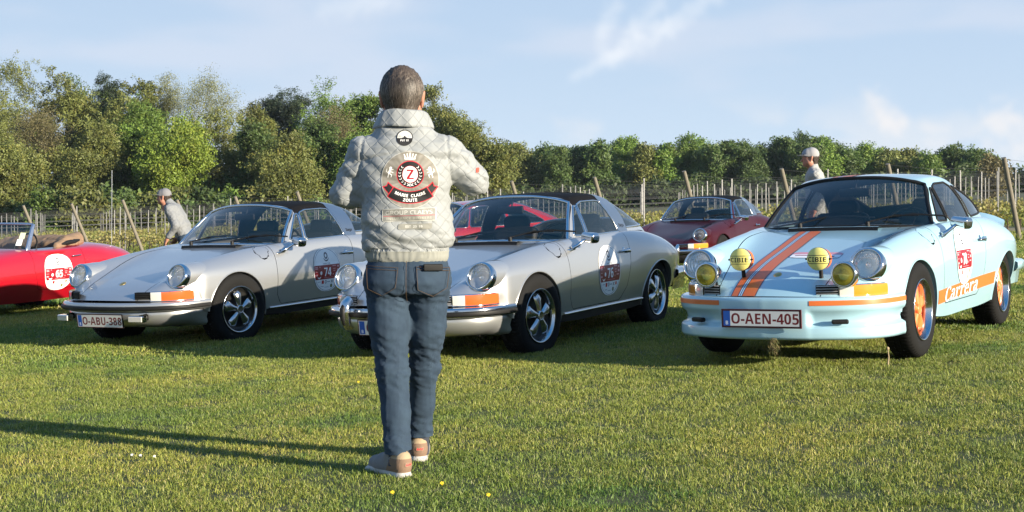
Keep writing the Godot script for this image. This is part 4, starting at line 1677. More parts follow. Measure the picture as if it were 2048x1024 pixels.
func cars() -> void:
	build_car_shapes()
	var silver := car_paint(lin(.42, .43, .435), .7, .35)
	var fuchs := mat(lin(.55, .55, .55), .22, 1.0)
	var lip := mat(lin(.60, .60, .60), .15, 1.0)
	var blackwheel := mat(lin(.012, .012, .012), .35)
	var P := func(car: Node3D, called: String, g, m: Material, crease := 0.0) -> MeshInstance3D: return obj(called, g, m, car, crease)
	for k in ["tyre", "lip0", "lip1", "dish0", "dish1", "petal0", "petal1", "cap0", "cap1"]: C[k + "_m"] = C[k].mesh(50.0 if k == "tyre" else 0.0)
	var wheels := func(car: Node3D, deep: int, pm: Material, dm: Material, lm: Material, steer: float) -> void:
		for s in [1, -1]:
			wheel(car, 0.0, s, deep, pm, dm, lm, steer, .757, .35)
			wheel(car, 2.271, s, deep, pm, dm, lm, 0.0, .76, 1.1)
	var plate := func(car: Node3D, txt: String, framed: bool, y: float, xx: float, tilt: float) -> void:
		var g := G.new()
		var b := Basis(Vector3(0, 0, 1), tilt)
		var o := V(xx, y, 0)
		var q := []
		for e in [[-.055, -.26, 0, 1], [-.055, .26, 1, 1], [.055, .26, 1, 0], [.055, -.26, 0, 0]]:
			q.append(g.p(o + b * V(-.006, e[0], e[1]), Vector2(e[2], e[3])))
		g.quad(q[0], q[1], q[2], q[3])
		P.call(car, "number_plate", g, plate_mat(txt, framed))
		var bk := G.new()
		bk.box(o, V(.008, .118, .532), b)
		P.call(car, "plate_frame", bk, mat(lin(.09, .008, .014), .5) if framed else M.black)
	# the silver car numbered 74
	var c74 := sports_car("silver sports car with black roof, fog lamps under its bumper, numbered 74", car_xf(-3.019, 12.704, .5144, .0273, .0235, -.009), silver, "open", {"num": "74", "seal": M.chrome, "grille": M.black})
	P.call(c74, "bumper", C.bump, silver)
	P.call(c74, "bumper_strip", C.rubber, M.black)
	P.call(c74, "front_valance", C.valance, silver)
	P.call(c74, "rear_bumper", C.rearbump, silver)
	plate.call(c74, "O-ABU-388", false, .292, -.905, .12)
	wheels.call(c74, 0, fuchs, blackwheel, lip, -.12)
	for s in [1, -1]:
		var f := G.new()
		f.box(V(-.895, .312, s * .42), V(.06, .055, .15), Basis(Vector3(0, 1, 0), s * .12), .012)
		P.call(c74, "fog_lamp", f, M.chrome)
		var fl := G.new()
		fl.box(V(-.925, .312, s * .42), V(.012, .045, .135), Basis(Vector3(0, 1, 0), s * .12), .005)
		P.call(c74, "fog_lamp_lens", fl, M.clearlens)
		var fb := G.new()
		fb.tube([V(-.87, .312, s * .42), V(-.80, .32, s * .43)], .03, 8)
		P.call(c74, "fog_lamp_bracket", fb, M.black)
	# the silver car numbered 76
	var c76 := sports_car("silver sports car with chrome bumper horns and black roof, numbered 76", car_xf(-.441, 10.877, .4898, .034, .0156, -.0126), silver, "open", {"num": "76", "grille": M.satin})
	P.call(c76, "bumper", C.bump, mat(lin(.6, .6, .6), .12, 1.0))
	P.call(c76, "bumper_strip", C.rubber, M.black)
	P.call(c76, "front_valance", C.valance, silver)
	P.call(c76, "rear_bumper", C.rearbump, M.chrome)
	plate.call(c76, "O-ACT-167", false, .305, -.90, .12)
	wheels.call(c76, 0, fuchs, blackwheel, lip, -.10)
	for s in [1, -1]:
		var oz := .345
		var o := G.new()
		o.tube([V(-.86, .485, s * oz), V(-.905, .50, s * oz), V(-.935, .475, s * oz), V(-.945, .42, s * oz), V(-.94, .36, s * oz), V(-.915, .315, s * oz), V(-.87, .305, s * oz)], [.02, .034, .04, .042, .04, .034, .02], 14)
		P.call(c76, "bumper_horn", o, M.chrome)
		var p := G.new()
		p.tube([V(-.948, .485, s * oz), V(-.975, .44, s * oz), V(-.975, .38, s * oz), V(-.955, .33, s * oz)], [.016, .022, .022, .014], 10)
		P.call(c76, "horn_pad", p, M.black)
	var ex := G.new()
	ex.lathe([Vector2(.03, -.25), Vector2(.032, .0), Vector2(.026, .002), Vector2(.024, -.1)], Transform3D(Basis(Vector3(0, 0, 1), -PI / 2), V(3.22, .27, .42)), 16)
	P.call(c76, "exhaust_pipe", ex, M.chrome)
	var side_l := G.new()
	for s in [1, -1]: side_l.box(V(3.045, .52, s * .60), V(.03, .10, .05), Basis(Vector3(0, 1, 0), s * .7), .01)
	P.call(c76, "tail_lamp", side_l, M.orange_lens)
	# script on the roll bars
	for c in [c74, c76]:
		var tg := G.new()
		var tr := text_tris("Targa", true, true)
		for k in range(0, tr.size(), 3):
			var id := []
			for e in 3:
				var q := tr[k + e] * .026
				q.x += q.y * .25
				var x := 1.775 + q.x
				var y := .925 + q.y
				id.append(tg.p(V(x, y, .672 - (y - .87) * .42 + .008)))
			tg.tri(id[0], id[1], id[2])
		P.call(c, "script", tg, M.black)
	# the light blue car numbered 78
	var blue := car_paint(lin(.315, .50, .58), .0, .3)
	var orange := mat(lin(.60, .135, .028), .4)
	var c78 := sports_car("light blue coupe with orange stripes, yellow lamp covers, numbered 78", car_xf(2.068, 9.673, .552, .033, .0106, .04), blue, "coupe", {"num": "78", "sill": blue, "seal": M.black, "frames": M.black, "amber": M.amber_lens, "sx": 1.06, "sy": .615, "soff": .005, "grille": M.satin})
	P.call(c78, "front_spoiler", C.spoiler, blue)
	P.call(c78, "rear_bumper", C.rearbump, blue)
	plate.call(c78, "O-AEN-405", true, .325, -.938, 0.0)
	wheels.call(c78, 1, mat(lin(.80, .18, .04), .35, 0.0, {"clearcoat_enabled": true, "clearcoat": .6}), mat(lin(.55, .11, .03), .45), lip, -.02)
	var tail := G.new()
	var tr2 := []
	for k in 17:
		var z := -.62 + 1.24 * k / 16.0
		var e := 1.0 - absf(z / .62) ** 4
		tr2.append(PackedVector3Array([V(2.62, .82 - .06 * z * z, z), V(2.78, .79 - .06 * z * z, z), V(2.93, .79 + .05 * e, z), V(3.05, .82 + .09 * e, z), V(3.055, .81 + .09 * e, z), V(2.95, .70, z)]))
	tail.grid(tr2)
	P.call(c78, "tail_spoiler", tail, blue)
	# spoiler stripe
	for s in [1, -1]:
		var pt: G = patch(C.spoiler.cut(func(q): return q.y - .434).cut(func(q): return .404 - q.y), func(q): return maxf(.30 - s * q.z, q.x + .355), .003, func(q): return Vector2(q.z, q.y))
		P.call(c78, "spoiler_stripe", pt, orange)
	for s in [1, -1]:
		var dk := G.new()
		dk.box(V(-.832, .303, s * .475), V(.04, .03, .105), Basis(Vector3(0, 1, 0), s * .42), .012)
		P.call(c78, "brake_duct", dk, M.black)
	# bonnet stripes: orange with dark blue edges
	var im := Image.create(128, 4, false, Image.FORMAT_RGB8)
	im.fill(Color(.66, .78, .86))
	var navy := Color(.10, .11, .28)
	var or_c := lin(.56, .12, .028)
	rect(im, 0, 0, 40, 4, navy); rect(im, 4, 0, 32, 4, or_c)
	rect(im, 56, 0, 72, 4, navy); rect(im, 60, 0, 64, 4, or_c)
	rect(im, 46, 0, 4, 4, navy)
	var stripe := mat(Color.WHITE, .4)
	stripe.albedo_texture = tex(im)
	stripe.texture_repeat = false
	var suv := func(q): return Vector2((q.z + .235) / .175, .5)
	P.call(c78, "bonnet_stripe", patch(C.hood, func(q): return maxf(absf(q.z + .1475) - .0875, maxf(q.x - .445, q.y - 2.0)), .0025, suv), stripe)
	P.call(c78, "roof_stripe", patch(C.c_shell, func(q): return maxf(absf(q.z + .1475) - .0875, 1.1 - q.y), .0025, suv), stripe)
	P.call(c78, "cowl_stripe", patch(C.body, func(q): return maxf(absf(q.z + .1475) - .0875, maxf(q.x - .56, .80 - q.y)), .0025, suv), stripe)
	# entry sticker on the bonnet
	var st := Image.create(128, 64, false, Image.FORMAT_RGB8)
	st.fill(Color(.92, .92, .93)); rect(st, 0, 0, 128, 26, Color(.82, .55, .6)); rect(st, 10, 34, 40, 8, Color(.5, .1, .15)); rect(st, 64, 40, 50, 12, Color(.6, .15, .2))
	draw_text(st, "78", Vector2(64, 13), 18, Color(.95, .95, .95))
	P.call(c78, "bonnet_sticker", patch(C.hood, func(q): return maxf(absf(q.z - .12) - .17, absf(q.x + .22) - .07), .003, func(q): return Vector2((q.z + .05) / .34, .5 - (q.x + .22) / .14)), print_mat(st))
	# side stripe with the script left open
	var si := Image.create(1024, 160, false, Image.FORMAT_RGB8)
	var blue_s := lin(.36, .58, .66)
	si.fill(blue_s)
	rect(si, 0, 44, 1024, 72, or_c)
	draw_text(si, "Carrera", Vector2(415, 84), 82, Color(.88, .94, .96), true, 1.55, func(w): return Vector2(w.x - w.y * .42, w.y), true)
	# the script stands out of the band only where it is light
	P.call(c78, "side_stripe", patch(C.full.cut(func(q): return q.y - .385 - .03 * (q.x - 1.1) - .046).cut(func(q): return .385 + .03 * (q.x - 1.1) - .046 - q.y), func(q): return maxf(.4 - q.z, maxf(.375 - q.x, q.x - 1.915)), .003, func(q): return Vector2((q.x - .375) / 1.54, .5 - (q.y - .385 - .03 * (q.x - 1.1)) / .19)), _stripe_mat(si))
	var letters := G.new()
	var tri2 := text_tris("Carrera", true, true)
	for k in range(0, tri2.size(), 3):
		var id := []
		for e in 3:
			var q := tri2[k + e] * Vector2(.165, .10)
			q.x += q.y * .42
			var x := 1.0 + q.x
			var y := .385 + .03 * (x - 1.1) + q.y
			id.append(letters.p(V(x, y, side_y(C.full, x, y) + .0055)))
		letters.tri(id[0], id[1], id[2])
	P.call(c78, "script", letters, mat(lin(.50, .62, .66), .35))
	# rally lamps on the bonnet with yellow covers, and driving lamps on the wings
	for s in [1, -1]:
		var z := .30 if s > 0 else -.225
		var ax := Transform3D(Basis(Vector3(0, 0, 1), PI / 2 - .05), V(-.685, .685, z)) * Transform3D(Basis.from_scale(Vector3.ONE * .80), Vector3.ZERO)
		var sh := G.new()
		sh.lathe([Vector2(.088, .0), Vector2(.09, -.03), Vector2(.085, -.07), Vector2(.06, -.11), Vector2(0, -.125)], ax, 30)
		P.call(c78, "lamp_shell", sh, orange)
		var ri := G.new()
		ri.lathe([Vector2(.086, .02), Vector2(.093, .018), Vector2(.094, -.005), Vector2(.090, -.012)], ax, 30)
		P.call(c78, "lamp_ring", ri, M.chrome)
		var cv := G.new()
		cv.lathe([Vector2(.091, .018), Vector2(.085, .030), Vector2(.07, .040), Vector2(.045, .049), Vector2(.02, .053), Vector2(0, .054)], ax, 36)
		for k in cv.v.size():
			cv.t[k] = Vector2(.5 + (cv.v[k].z - z) / .151, .5 - (cv.v[k].y - .685) / .151)
		var ci := Image.create(128, 128, false, Image.FORMAT_RGB8)
		ci.fill(Color(.86, .82, .46))
		rect(ci, 4, 42, 120, 3, Color(.06, .06, .05)); rect(ci, 4, 86, 120, 3, Color(.06, .06, .05))
		draw_text(ci, "CIBIE", Vector2(64, 65), 25, Color(.03, .03, .03), true, 1.15)
		P.call(c78, "lamp_cover", cv, print_mat(ci, .5))
		var ft := G.new()
		ft.tube([V(-.655, .63, z), V(-.645, .54, z)], .014, 8)
		for e in [-1, 1]: ft.box(V(-.69, .685, z + e * .077), V(.03, .010, .010))
		P.call(c78, "lamp_foot", ft, M.black)
		var dx := Transform3D(Basis(Vector3(0, 0, 1), PI / 2 - .06), V(-.81, .592, .505 if s > 0 else -.41)) * Transform3D(Basis.from_scale(Vector3.ONE * 1.09), Vector3.ZERO)
		var db := G.new()
		db.lathe([Vector2(.064, .02), Vector2(.072, .022), Vector2(.077, .01), Vector2(.077, -.035), Vector2(.07, -.07), Vector2(.04, -.10), Vector2(0, -.11)], dx, 32)
		P.call(c78, "driving_lamp", db, M.chrome)
		var bw := G.new()
		bw.lathe([Vector2(.064, .014), Vector2(.05, -.02), Vector2(.02, -.035), Vector2(0, -.036)], dx, 24)
		P.call(c78, "driving_lamp_bowl", bw, mat(lin(.62, .52, .12), .15, .9))
		var dl := G.new()
		dl.lathe([Vector2(.066, .016), Vector2(.045, .026), Vector2(0, .030)], dx, 28)
		P.call(c78, "driving_lamp_lens", dl, glass(lin(.45, .40, .06), .30))
	# the maroon car farther back
	var maroon := car_paint(lin(.035, .004, .007), .0, .3)
	maroon.clearcoat = .3; maroon.metallic_specular = .15
	var cm := sports_car("maroon sports car with black roof parked behind the light blue coupe", car_xf(2.68, 22.5, .50, .034, .018, gy(2.9, 22.8) - .0392 * 2.68 - .03), maroon, "open", {"amber": M.amber_lens})
	P.call(cm, "bumper", C.bump, mat(lin(.6, .6, .6), .12, 1.0))
	P.call(cm, "bumper_strip", C.rubber, M.black)
	P.call(cm, "front_valance", C.valance, M.black)
	P.call(cm, "rear_bumper", C.rearbump, M.chrome)
	wheels.call(cm, 0, fuchs, blackwheel, lip, 0.0)
	plate.call(cm, "O-AFK-920", false, .305, -.90, .12)
	for s in [1, -1]:
		var o := G.new()
		o.tube([V(-.86, .485, s * .345), V(-.905, .50, s * .345), V(-.935, .475, s * .345), V(-.945, .42, s * .345), V(-.94, .36, s * .345), V(-.915, .315, s * .345)], [.02, .03, .034, .036, .034, .02], 12)
		P.call(cm, "bumper_horn", o, M.chrome)
	# a red coupe behind the silver 76
	var red := car_paint(lin(.50, .012, .02), 0.0, .3)
	var cr_ := sports_car("red coupe behind the silver car 76, seen through its windscreen", car_xf(-1.78, 19.0, 1.15, .02, .03, -.09), red, "coupe", {"sill": red})
	P.call(cr_, "bumper", C.bump, M.chrome)
	P.call(cr_, "front_valance", C.valance, red)
	P.call(cr_, "rear_bumper", C.rearbump, M.chrome)
	wheels.call(cr_, 0, fuchs, blackwheel, lip, 0.0)


func _stripe_mat(im: Image) -> StandardMaterial3D:
	return mat(lin(.60, .135, .028), .4)

# ---------------------------------------------------------------- bodies: capsules and elliptical trunks joined smoothly, meshed as surface nets
class Field:
	var cell := .01
	var lo := Vector3.ZERO
	var nx := 0
	var ny := 0
	var nz := 0
	var f := PackedFloat32Array()
	var k := .03

	func start(a: Vector3, b: Vector3, c: float, blend: float) -> void:
		lo = a; cell = c; k = blend
		nx = int((b.x - a.x) / c) + 2; ny = int((b.y - a.y) / c) + 2; nz = int((b.z - a.z) / c) + 2
		f.resize(nx * ny * nz); f.fill(9.0)

	func join(at: int, d: float, kk: float) -> void:
		var o := f[at]
		if o > 8.0: f[at] = d; return
		var h := clampf(.5 + .5 * (o - d) / kk, 0.0, 1.0)
		f[at] = lerpf(o, d, h) - kk * h * (1.0 - h)

	func capsule(a: Vector3, b: Vector3, ra: float, rb: float, sq := Vector3.ONE, kk := -1.0) -> void:
		if kk < 0: kk = k
		var m := maxf(ra, rb) * maxf(sq.x, maxf(sq.y, sq.z)) + kk + cell * 2.0
		var p0 := ((a.min(b) - Vector3.ONE * m - lo) / cell).floor()
		var p1 := ((a.max(b) + Vector3.ONE * m - lo) / cell).ceil()
		var ba := (b - a) / sq
		var bb := maxf(ba.length_squared(), 1e-9)
		for z in range(maxi(0, int(p0.z)), mini(nz, int(p1.z) + 1)):
			for y in range(maxi(0, int(p0.y)), mini(ny, int(p1.y) + 1)):
				var at := (z * ny + y) * nx
				for x in range(maxi(0, int(p0.x)), mini(nx, int(p1.x) + 1)):
					var q := (lo + Vector3(x, y, z) * cell - a) / sq
					var h := clampf(q.dot(ba) / bb, 0.0, 1.0)
					join(at + x, (q - ba * h).length() - lerpf(ra, rb, h), kk)

	# rows of [y, centre x, half width, half depth, centre z]
	func trunk(t: Array) -> void:
		var wide := 0.0
		for r in t: wide = maxf(wide, maxf(r[2], r[3]) + absf(r[1]))
		var a := Vector3(-wide - .1, t[0][0] - .05, -wide - .1)
		var b := Vector3(wide + .1, t[-1][0] + .05, wide + .1)
		var p0 := ((a - lo) / cell).floor(); var p1 := ((b - lo) / cell).ceil()
		for y in range(maxi(0, int(p0.y)), mini(ny, int(p1.y) + 1)):
			var yy := lo.y + y * cell
			var i := 0
			while i < t.size() - 2 and yy > t[i + 1][0]: i += 1
			var s := clampf((yy - t[i][0]) / (t[i + 1][0] - t[i][0]), 0.0, 1.0)
			var cx := lerpf(t[i][1], t[i + 1][1], s); var w := lerpf(t[i][2], t[i + 1][2], s); var dd := lerpf(t[i][3], t[i + 1][3], s)
			var cz := lerpf(t[i][4], t[i + 1][4], s)
			var cap := maxf(t[0][0] - yy, yy - t[-1][0])
			for z in range(maxi(0, int(p0.z)), mini(nz, int(p1.z) + 1)):
				var ez := (lo.z + z * cell - cz) / dd
				var at := (z * ny + y) * nx
				for x in range(maxi(0, int(p0.x)), mini(nx, int(p1.x) + 1)):
					var ex := (lo.x + x * cell - cx) / w
					var e := pow(pow(absf(ex), 2.4) + pow(absf(ez), 2.4), 1.0 / 2.4)
					join(at + x, maxf((e - 1.0) * minf(w, dd), cap), k)

	func mesh() -> G:
		var g := G.new()
		var id := {}
		var off := [0, 1, nx, nx + 1, nx * ny, nx * ny + 1, nx * ny + nx, nx * ny + nx + 1]
		var cr_ := [Vector3(0, 0, 0), Vector3(1, 0, 0), Vector3(0, 1, 0), Vector3(1, 1, 0), Vector3(0, 0, 1), Vector3(1, 0, 1), Vector3(0, 1, 1), Vector3(1, 1, 1)]
		var ed := [0, 1, 2, 3, 4, 5, 6, 7, 0, 2, 1, 3, 4, 6, 5, 7, 0, 4, 1, 5, 2, 6, 3, 7]
		for z in nz - 1:
			for y in ny - 1:
				var row := (z * ny + y) * nx
				for x in nx - 1:
					var at := row + x
					var d0 := f[at]
					if d0 > cell * 2.5 or d0 < -cell * 2.5: continue
					var inside := 0
					for c in 8: if f[at + off[c]] < 0.0: inside += 1
					if inside == 0 or inside == 8: continue
					var s := Vector3.ZERO
					var n := 0
					for e in range(0, 24, 2):
						var a := f[at + off[ed[e]]]; var b := f[at + off[ed[e + 1]]]
						if (a < 0.0) != (b < 0.0):
							s += (cr_[ed[e]] as Vector3).lerp(cr_[ed[e + 1]], a / (a - b)); n += 1
					id[at] = g.p(lo + (Vector3(x, y, z) + s / n) * cell)
		var ax := [1, nx, nx * ny]
		for at in id:
			var a := f[at]
			for e in 3:
				var b := f[at + ax[e]]
				if (a < 0.0) == (b < 0.0): continue
				var u: int = ax[(e + 1) % 3]; var w: int = ax[(e + 2) % 3]
				if not (id.has(at - u) and id.has(at - w) and id.has(at - u - w)): continue
				if a > 0.0: g.quad(id[at - u - w], id[at - w], id[at], id[at - u])
				else: g.quad(id[at - u - w], id[at - u], id[at], id[at - w])
		return g


# push every vertex out along its normal by amount(point, normal)
func displace(g: G, amount: Callable) -> G:
	var n := g.normals()
	for k in g.v.size(): g.v[k] += n[k] * amount.call(g.v[k], n[k])
	return g


var wr := FastNoiseLite.new()
var wr2 := FastNoiseLite.new()

func quilt(q: Vector3, n: Vector3, px: float, py: float) -> float:
	# diamonds laid over the cloth, drawn on whichever side faces
	var u := q.x if absf(n.z) > absf(n.x) else q.z
	var a := u / px + q.y / py
	var b := u / px - q.y / py
	var s := minf(absf(sin(PI * a)), absf(sin(PI * b)))
	return .0022 * pow(s, .4) - .0022


func shoe(par: Node3D, heel: Vector3, toe: Vector3, pitch := 0.0) -> void:
	var L := heel.distance_to(toe)
	var dir := (toe - heel).normalized()
	var fl := Field.new()
	fl.start(Vector3(-.075, -.02, -L - .06), Vector3(.075, .16, .07), .006, .025)
	fl.capsule(Vector3(0, .045, .0), Vector3(0, .04, -L * .55), .040, .044)
	fl.capsule(Vector3(0, .04, -L * .5), Vector3(.004, .032, -L + .035), .046, .036)
	fl.capsule(Vector3(0, .08, .0), Vector3(0, .085, -L * .28), .037, .040)
	fl.capsule(Vector3(0, .008, .0), Vector3(0, .006, -L + .03), .042, .046, Vector3(1, .45, 1), .01)
	var g := fl.mesh()
	g = displace(g, func(q, n): return .0012 * wr2.get_noise_3dv(q * 9.0))
	var s := Node3D.new()
	s.name = "shoe"
	par.add_child(s, true)
	s.transform = Transform3D(Basis.looking_at(dir, Vector3.UP), heel)
	obj("sole", g.cut(func(q): return q.y - .024), mat(lin(.40, .39, .37), .8), s)
	var up := g.cut(func(q): return .024 - q.y)
	var heel_f := func(q): return maxf(-q.z - .055 + (q.y - .05) * .7, q.y - .082)
	var suede := mat(lin(.185, .12, .08), .9)
	suede.heightmap_enabled = false
	obj("heel_counter", up.cut(heel_f), suede, s)
	var band_f := func(q): return maxf(-q.z - .055 + (q.y - .05) * .7, .082 - q.y)
	obj("heel_tab", up.cut(band_f), mat(lin(.32, .24, .15), .8), s)
	obj("upper", up.cut(func(q): return -(-q.z - .055 + (q.y - .05) * .7)), mat(lin(.165, .16, .16), .85), s)
	var mk := patch(up, func(q): return maxf(maxf(absf(q.x - .006) - .018, absf(q.y - .058) - .010), .0 - q.z), .0015, func(q): return Vector2(.5 + (q.x - .006) / .036, .5 - (q.y - .058) / .02))
	var im := Image.create(48, 24, false, Image.FORMAT_RGB8)
	im.fill(lin(.185, .12, .08))
	for k in 5: draw_line(im, Vector2(6 + k * 8, 18), Vector2(12 + k * 8, 6 + (k % 2) * 4), 4, Color(.85, .2, .2))
	draw_line(im, Vector2(4, 16), Vector2(42, 10), 4, Color(.85, .22, .22))
	obj("heel_mark", mk, print_mat(im, .7), s)


func hand(par: Node3D, wrist: Vector3, fwd: Vector3, thumb_side: Vector3, mt: Material) -> void:
	# a palm and five bent fingers, closing round what it holds
	var f := fwd.normalized()
	var s := (thumb_side - f * thumb_side.dot(f)).normalized()
	var up := s.cross(f).normalized()      # side the fingers curl towards is -up
	var fl := Field.new()
	var c := wrist + f * .08
	fl.start(c - Vector3.ONE * .13, c + Vector3.ONE * .13, .005, .012)
	fl.capsule(wrist - f * .02, wrist + f * .03, .027, .029)
	for k in 4: fl.capsule(wrist + f * .02 + s * (.012 - k * .009), wrist + f * .088 + s * (.030 - k * .020), .019, .0125)
	var lens := [.042, .046, .043, .034]
	for k in 4:
		var a := wrist + f * .090 + s * (.030 - k * .020)
		var d1 := (f * .9 - up * .45).normalized()
		var d2 := (f * .3 - up * .95).normalized()
		var d3 := (-f * .35 - up * .9).normalized()
		var l: float = lens[k]
		fl.capsule(a, a + d1 * l, .0105, .0095, Vector3.ONE, .004)
		fl.capsule(a + d1 * l, a + d1 * l + d2 * l * .62, .0095, .0088, Vector3.ONE, .004)
		fl.capsule(a + d1 * l + d2 * l * .62, a + d1 * l + d2 * l * .62 + d3 * l * .45, .0088, .0078, Vector3.ONE, .004)
	var t0 := wrist + f * .03 + s * .024
	var t1 := t0 + (f * .6 + s * .75 - up * .2).normalized() * .042
	var t2 := t1 + (f * .85 + s * .15 - up * .5).normalized() * .034
	fl.capsule(t0, t1, .017, .0125, Vector3.ONE, .01)
	fl.capsule(t1, t2, .012, .0095, Vector3.ONE, .005)
	obj("hand", fl.mesh(), mt, par)


func head(par: Node3D, c: Vector3, skin: Material, hair: Material, style: String) -> void:
	# c is the middle of the skull; the face looks towards -z
	var fl := Field.new()
	fl.start(c + Vector3(-.12, -.21, -.15), c + Vector3(.12, .15, .14), .0055, .02)
	fl.capsule(c + Vector3(0, .03, .012), c + Vector3(0, .022, -.022), .086, .080, Vector3(.92, 1.05, 1.0))
	fl.capsule(c + Vector3(0, -.03, -.04), c + Vector3(0, -.075, -.062), .062, .040, Vector3(.95, 1, 1))
	fl.capsule(c + Vector3(-.03, -.05, -.02), c + Vector3(.03, -.05, -.02), .05, .05)
	fl.capsule(c + Vector3(0, .0, -.094), c + Vector3(0, -.034, -.115), .009, .014, Vector3.ONE, .012)
	for s in [-1, 1]:
		fl.capsule(c + Vector3(s * .032, .018, -.085), c + Vector3(s * .018, .02, -.092), .010, .010, Vector3.ONE, .012)
		fl.capsule(c + Vector3(s * .012, -.058, -.094), c + Vector3(0, -.058, -.098), .007, .008, Vector3(1, .7, 1), .006)
		fl.capsule(c + Vector3(s * .083, .012, .010), c + Vector3(s * .083, -.03, .0), .016, .011, Vector3(.55, 1.25, 1), .008)
		fl.capsule(c + Vector3(s * .092, .02, .012), c + Vector3(s * .088, -.02, .006), .008, .006, Vector3(.7, 1.2, 1.2), .006)
	fl.capsule(c + Vector3(0, -.06, .015), c + Vector3(0, -.19, .03), .058, .062, Vector3(1, 1, 1), .03)
	obj("head", fl.mesh(), skin, par)
	for s in [-1, 1]:
		var e := G.new()
		e.lathe([Vector2(0, .012), Vector2(.008, .009), Vector2(.012, 0), Vector2(.008, -.009), Vector2(0, -.012)], Transform3D(Basis(), c + Vector3(s * .031, .002, -.078)), 12)
		obj("eye", e, M.white, par)
	var hs := Field.new()
	hs.start(c + Vector3(-.13, -.15, -.14), c + Vector3(.13, .16, .15), .006, .02)
	hs.capsule(c + Vector3(0, .034, .018), c + Vector3(0, .028, -.018), .094, .086, Vector3(.93, 1.05, 1.0))
	hs.capsule(c + Vector3(0, -.03, .035), c + Vector3(0, -.085, .042), .070, .056, Vector3(1.0, 1, .85))
	var g := hs.mesh()
	var nz := FastNoiseLite.new(); nz.seed = 5; nz.frequency = 30.0
	g = displace(g, func(q, n): return .0055 * nz.get_noise_3d(q.x * 2.2, q.y * .5, q.z * 2.2) + .003 * nz.get_noise_3d(q.x * 6.0, q.y * 1.3, q.z * 6.0))
	# hair line: above the brow in front, round the ears, down to the nape
	var line := func(q: Vector3) -> float:
		var p := q - c
		var front := (-.072 - p.z) * -1.0 + (p.y - .055) * .8
		var lowb := p.y + (.098 if style == "short" else .115) + nz.get_noise_2d(p.x * 8.0, 3.0) * .008
		var ear := .033 - Vector2((p.y + .008) * .72, p.z - .002).length() + (0.05 if absf(p.x) < .06 else 0.0) * -1.0
		var side := p.z + .045 + maxf(0.0, p.y - .02) * 1.1
		return maxf(-minf(minf(lowb, front), maxf(side, (p.y - .06))), ear)
	obj("hair", g.cut(line), hair, par)


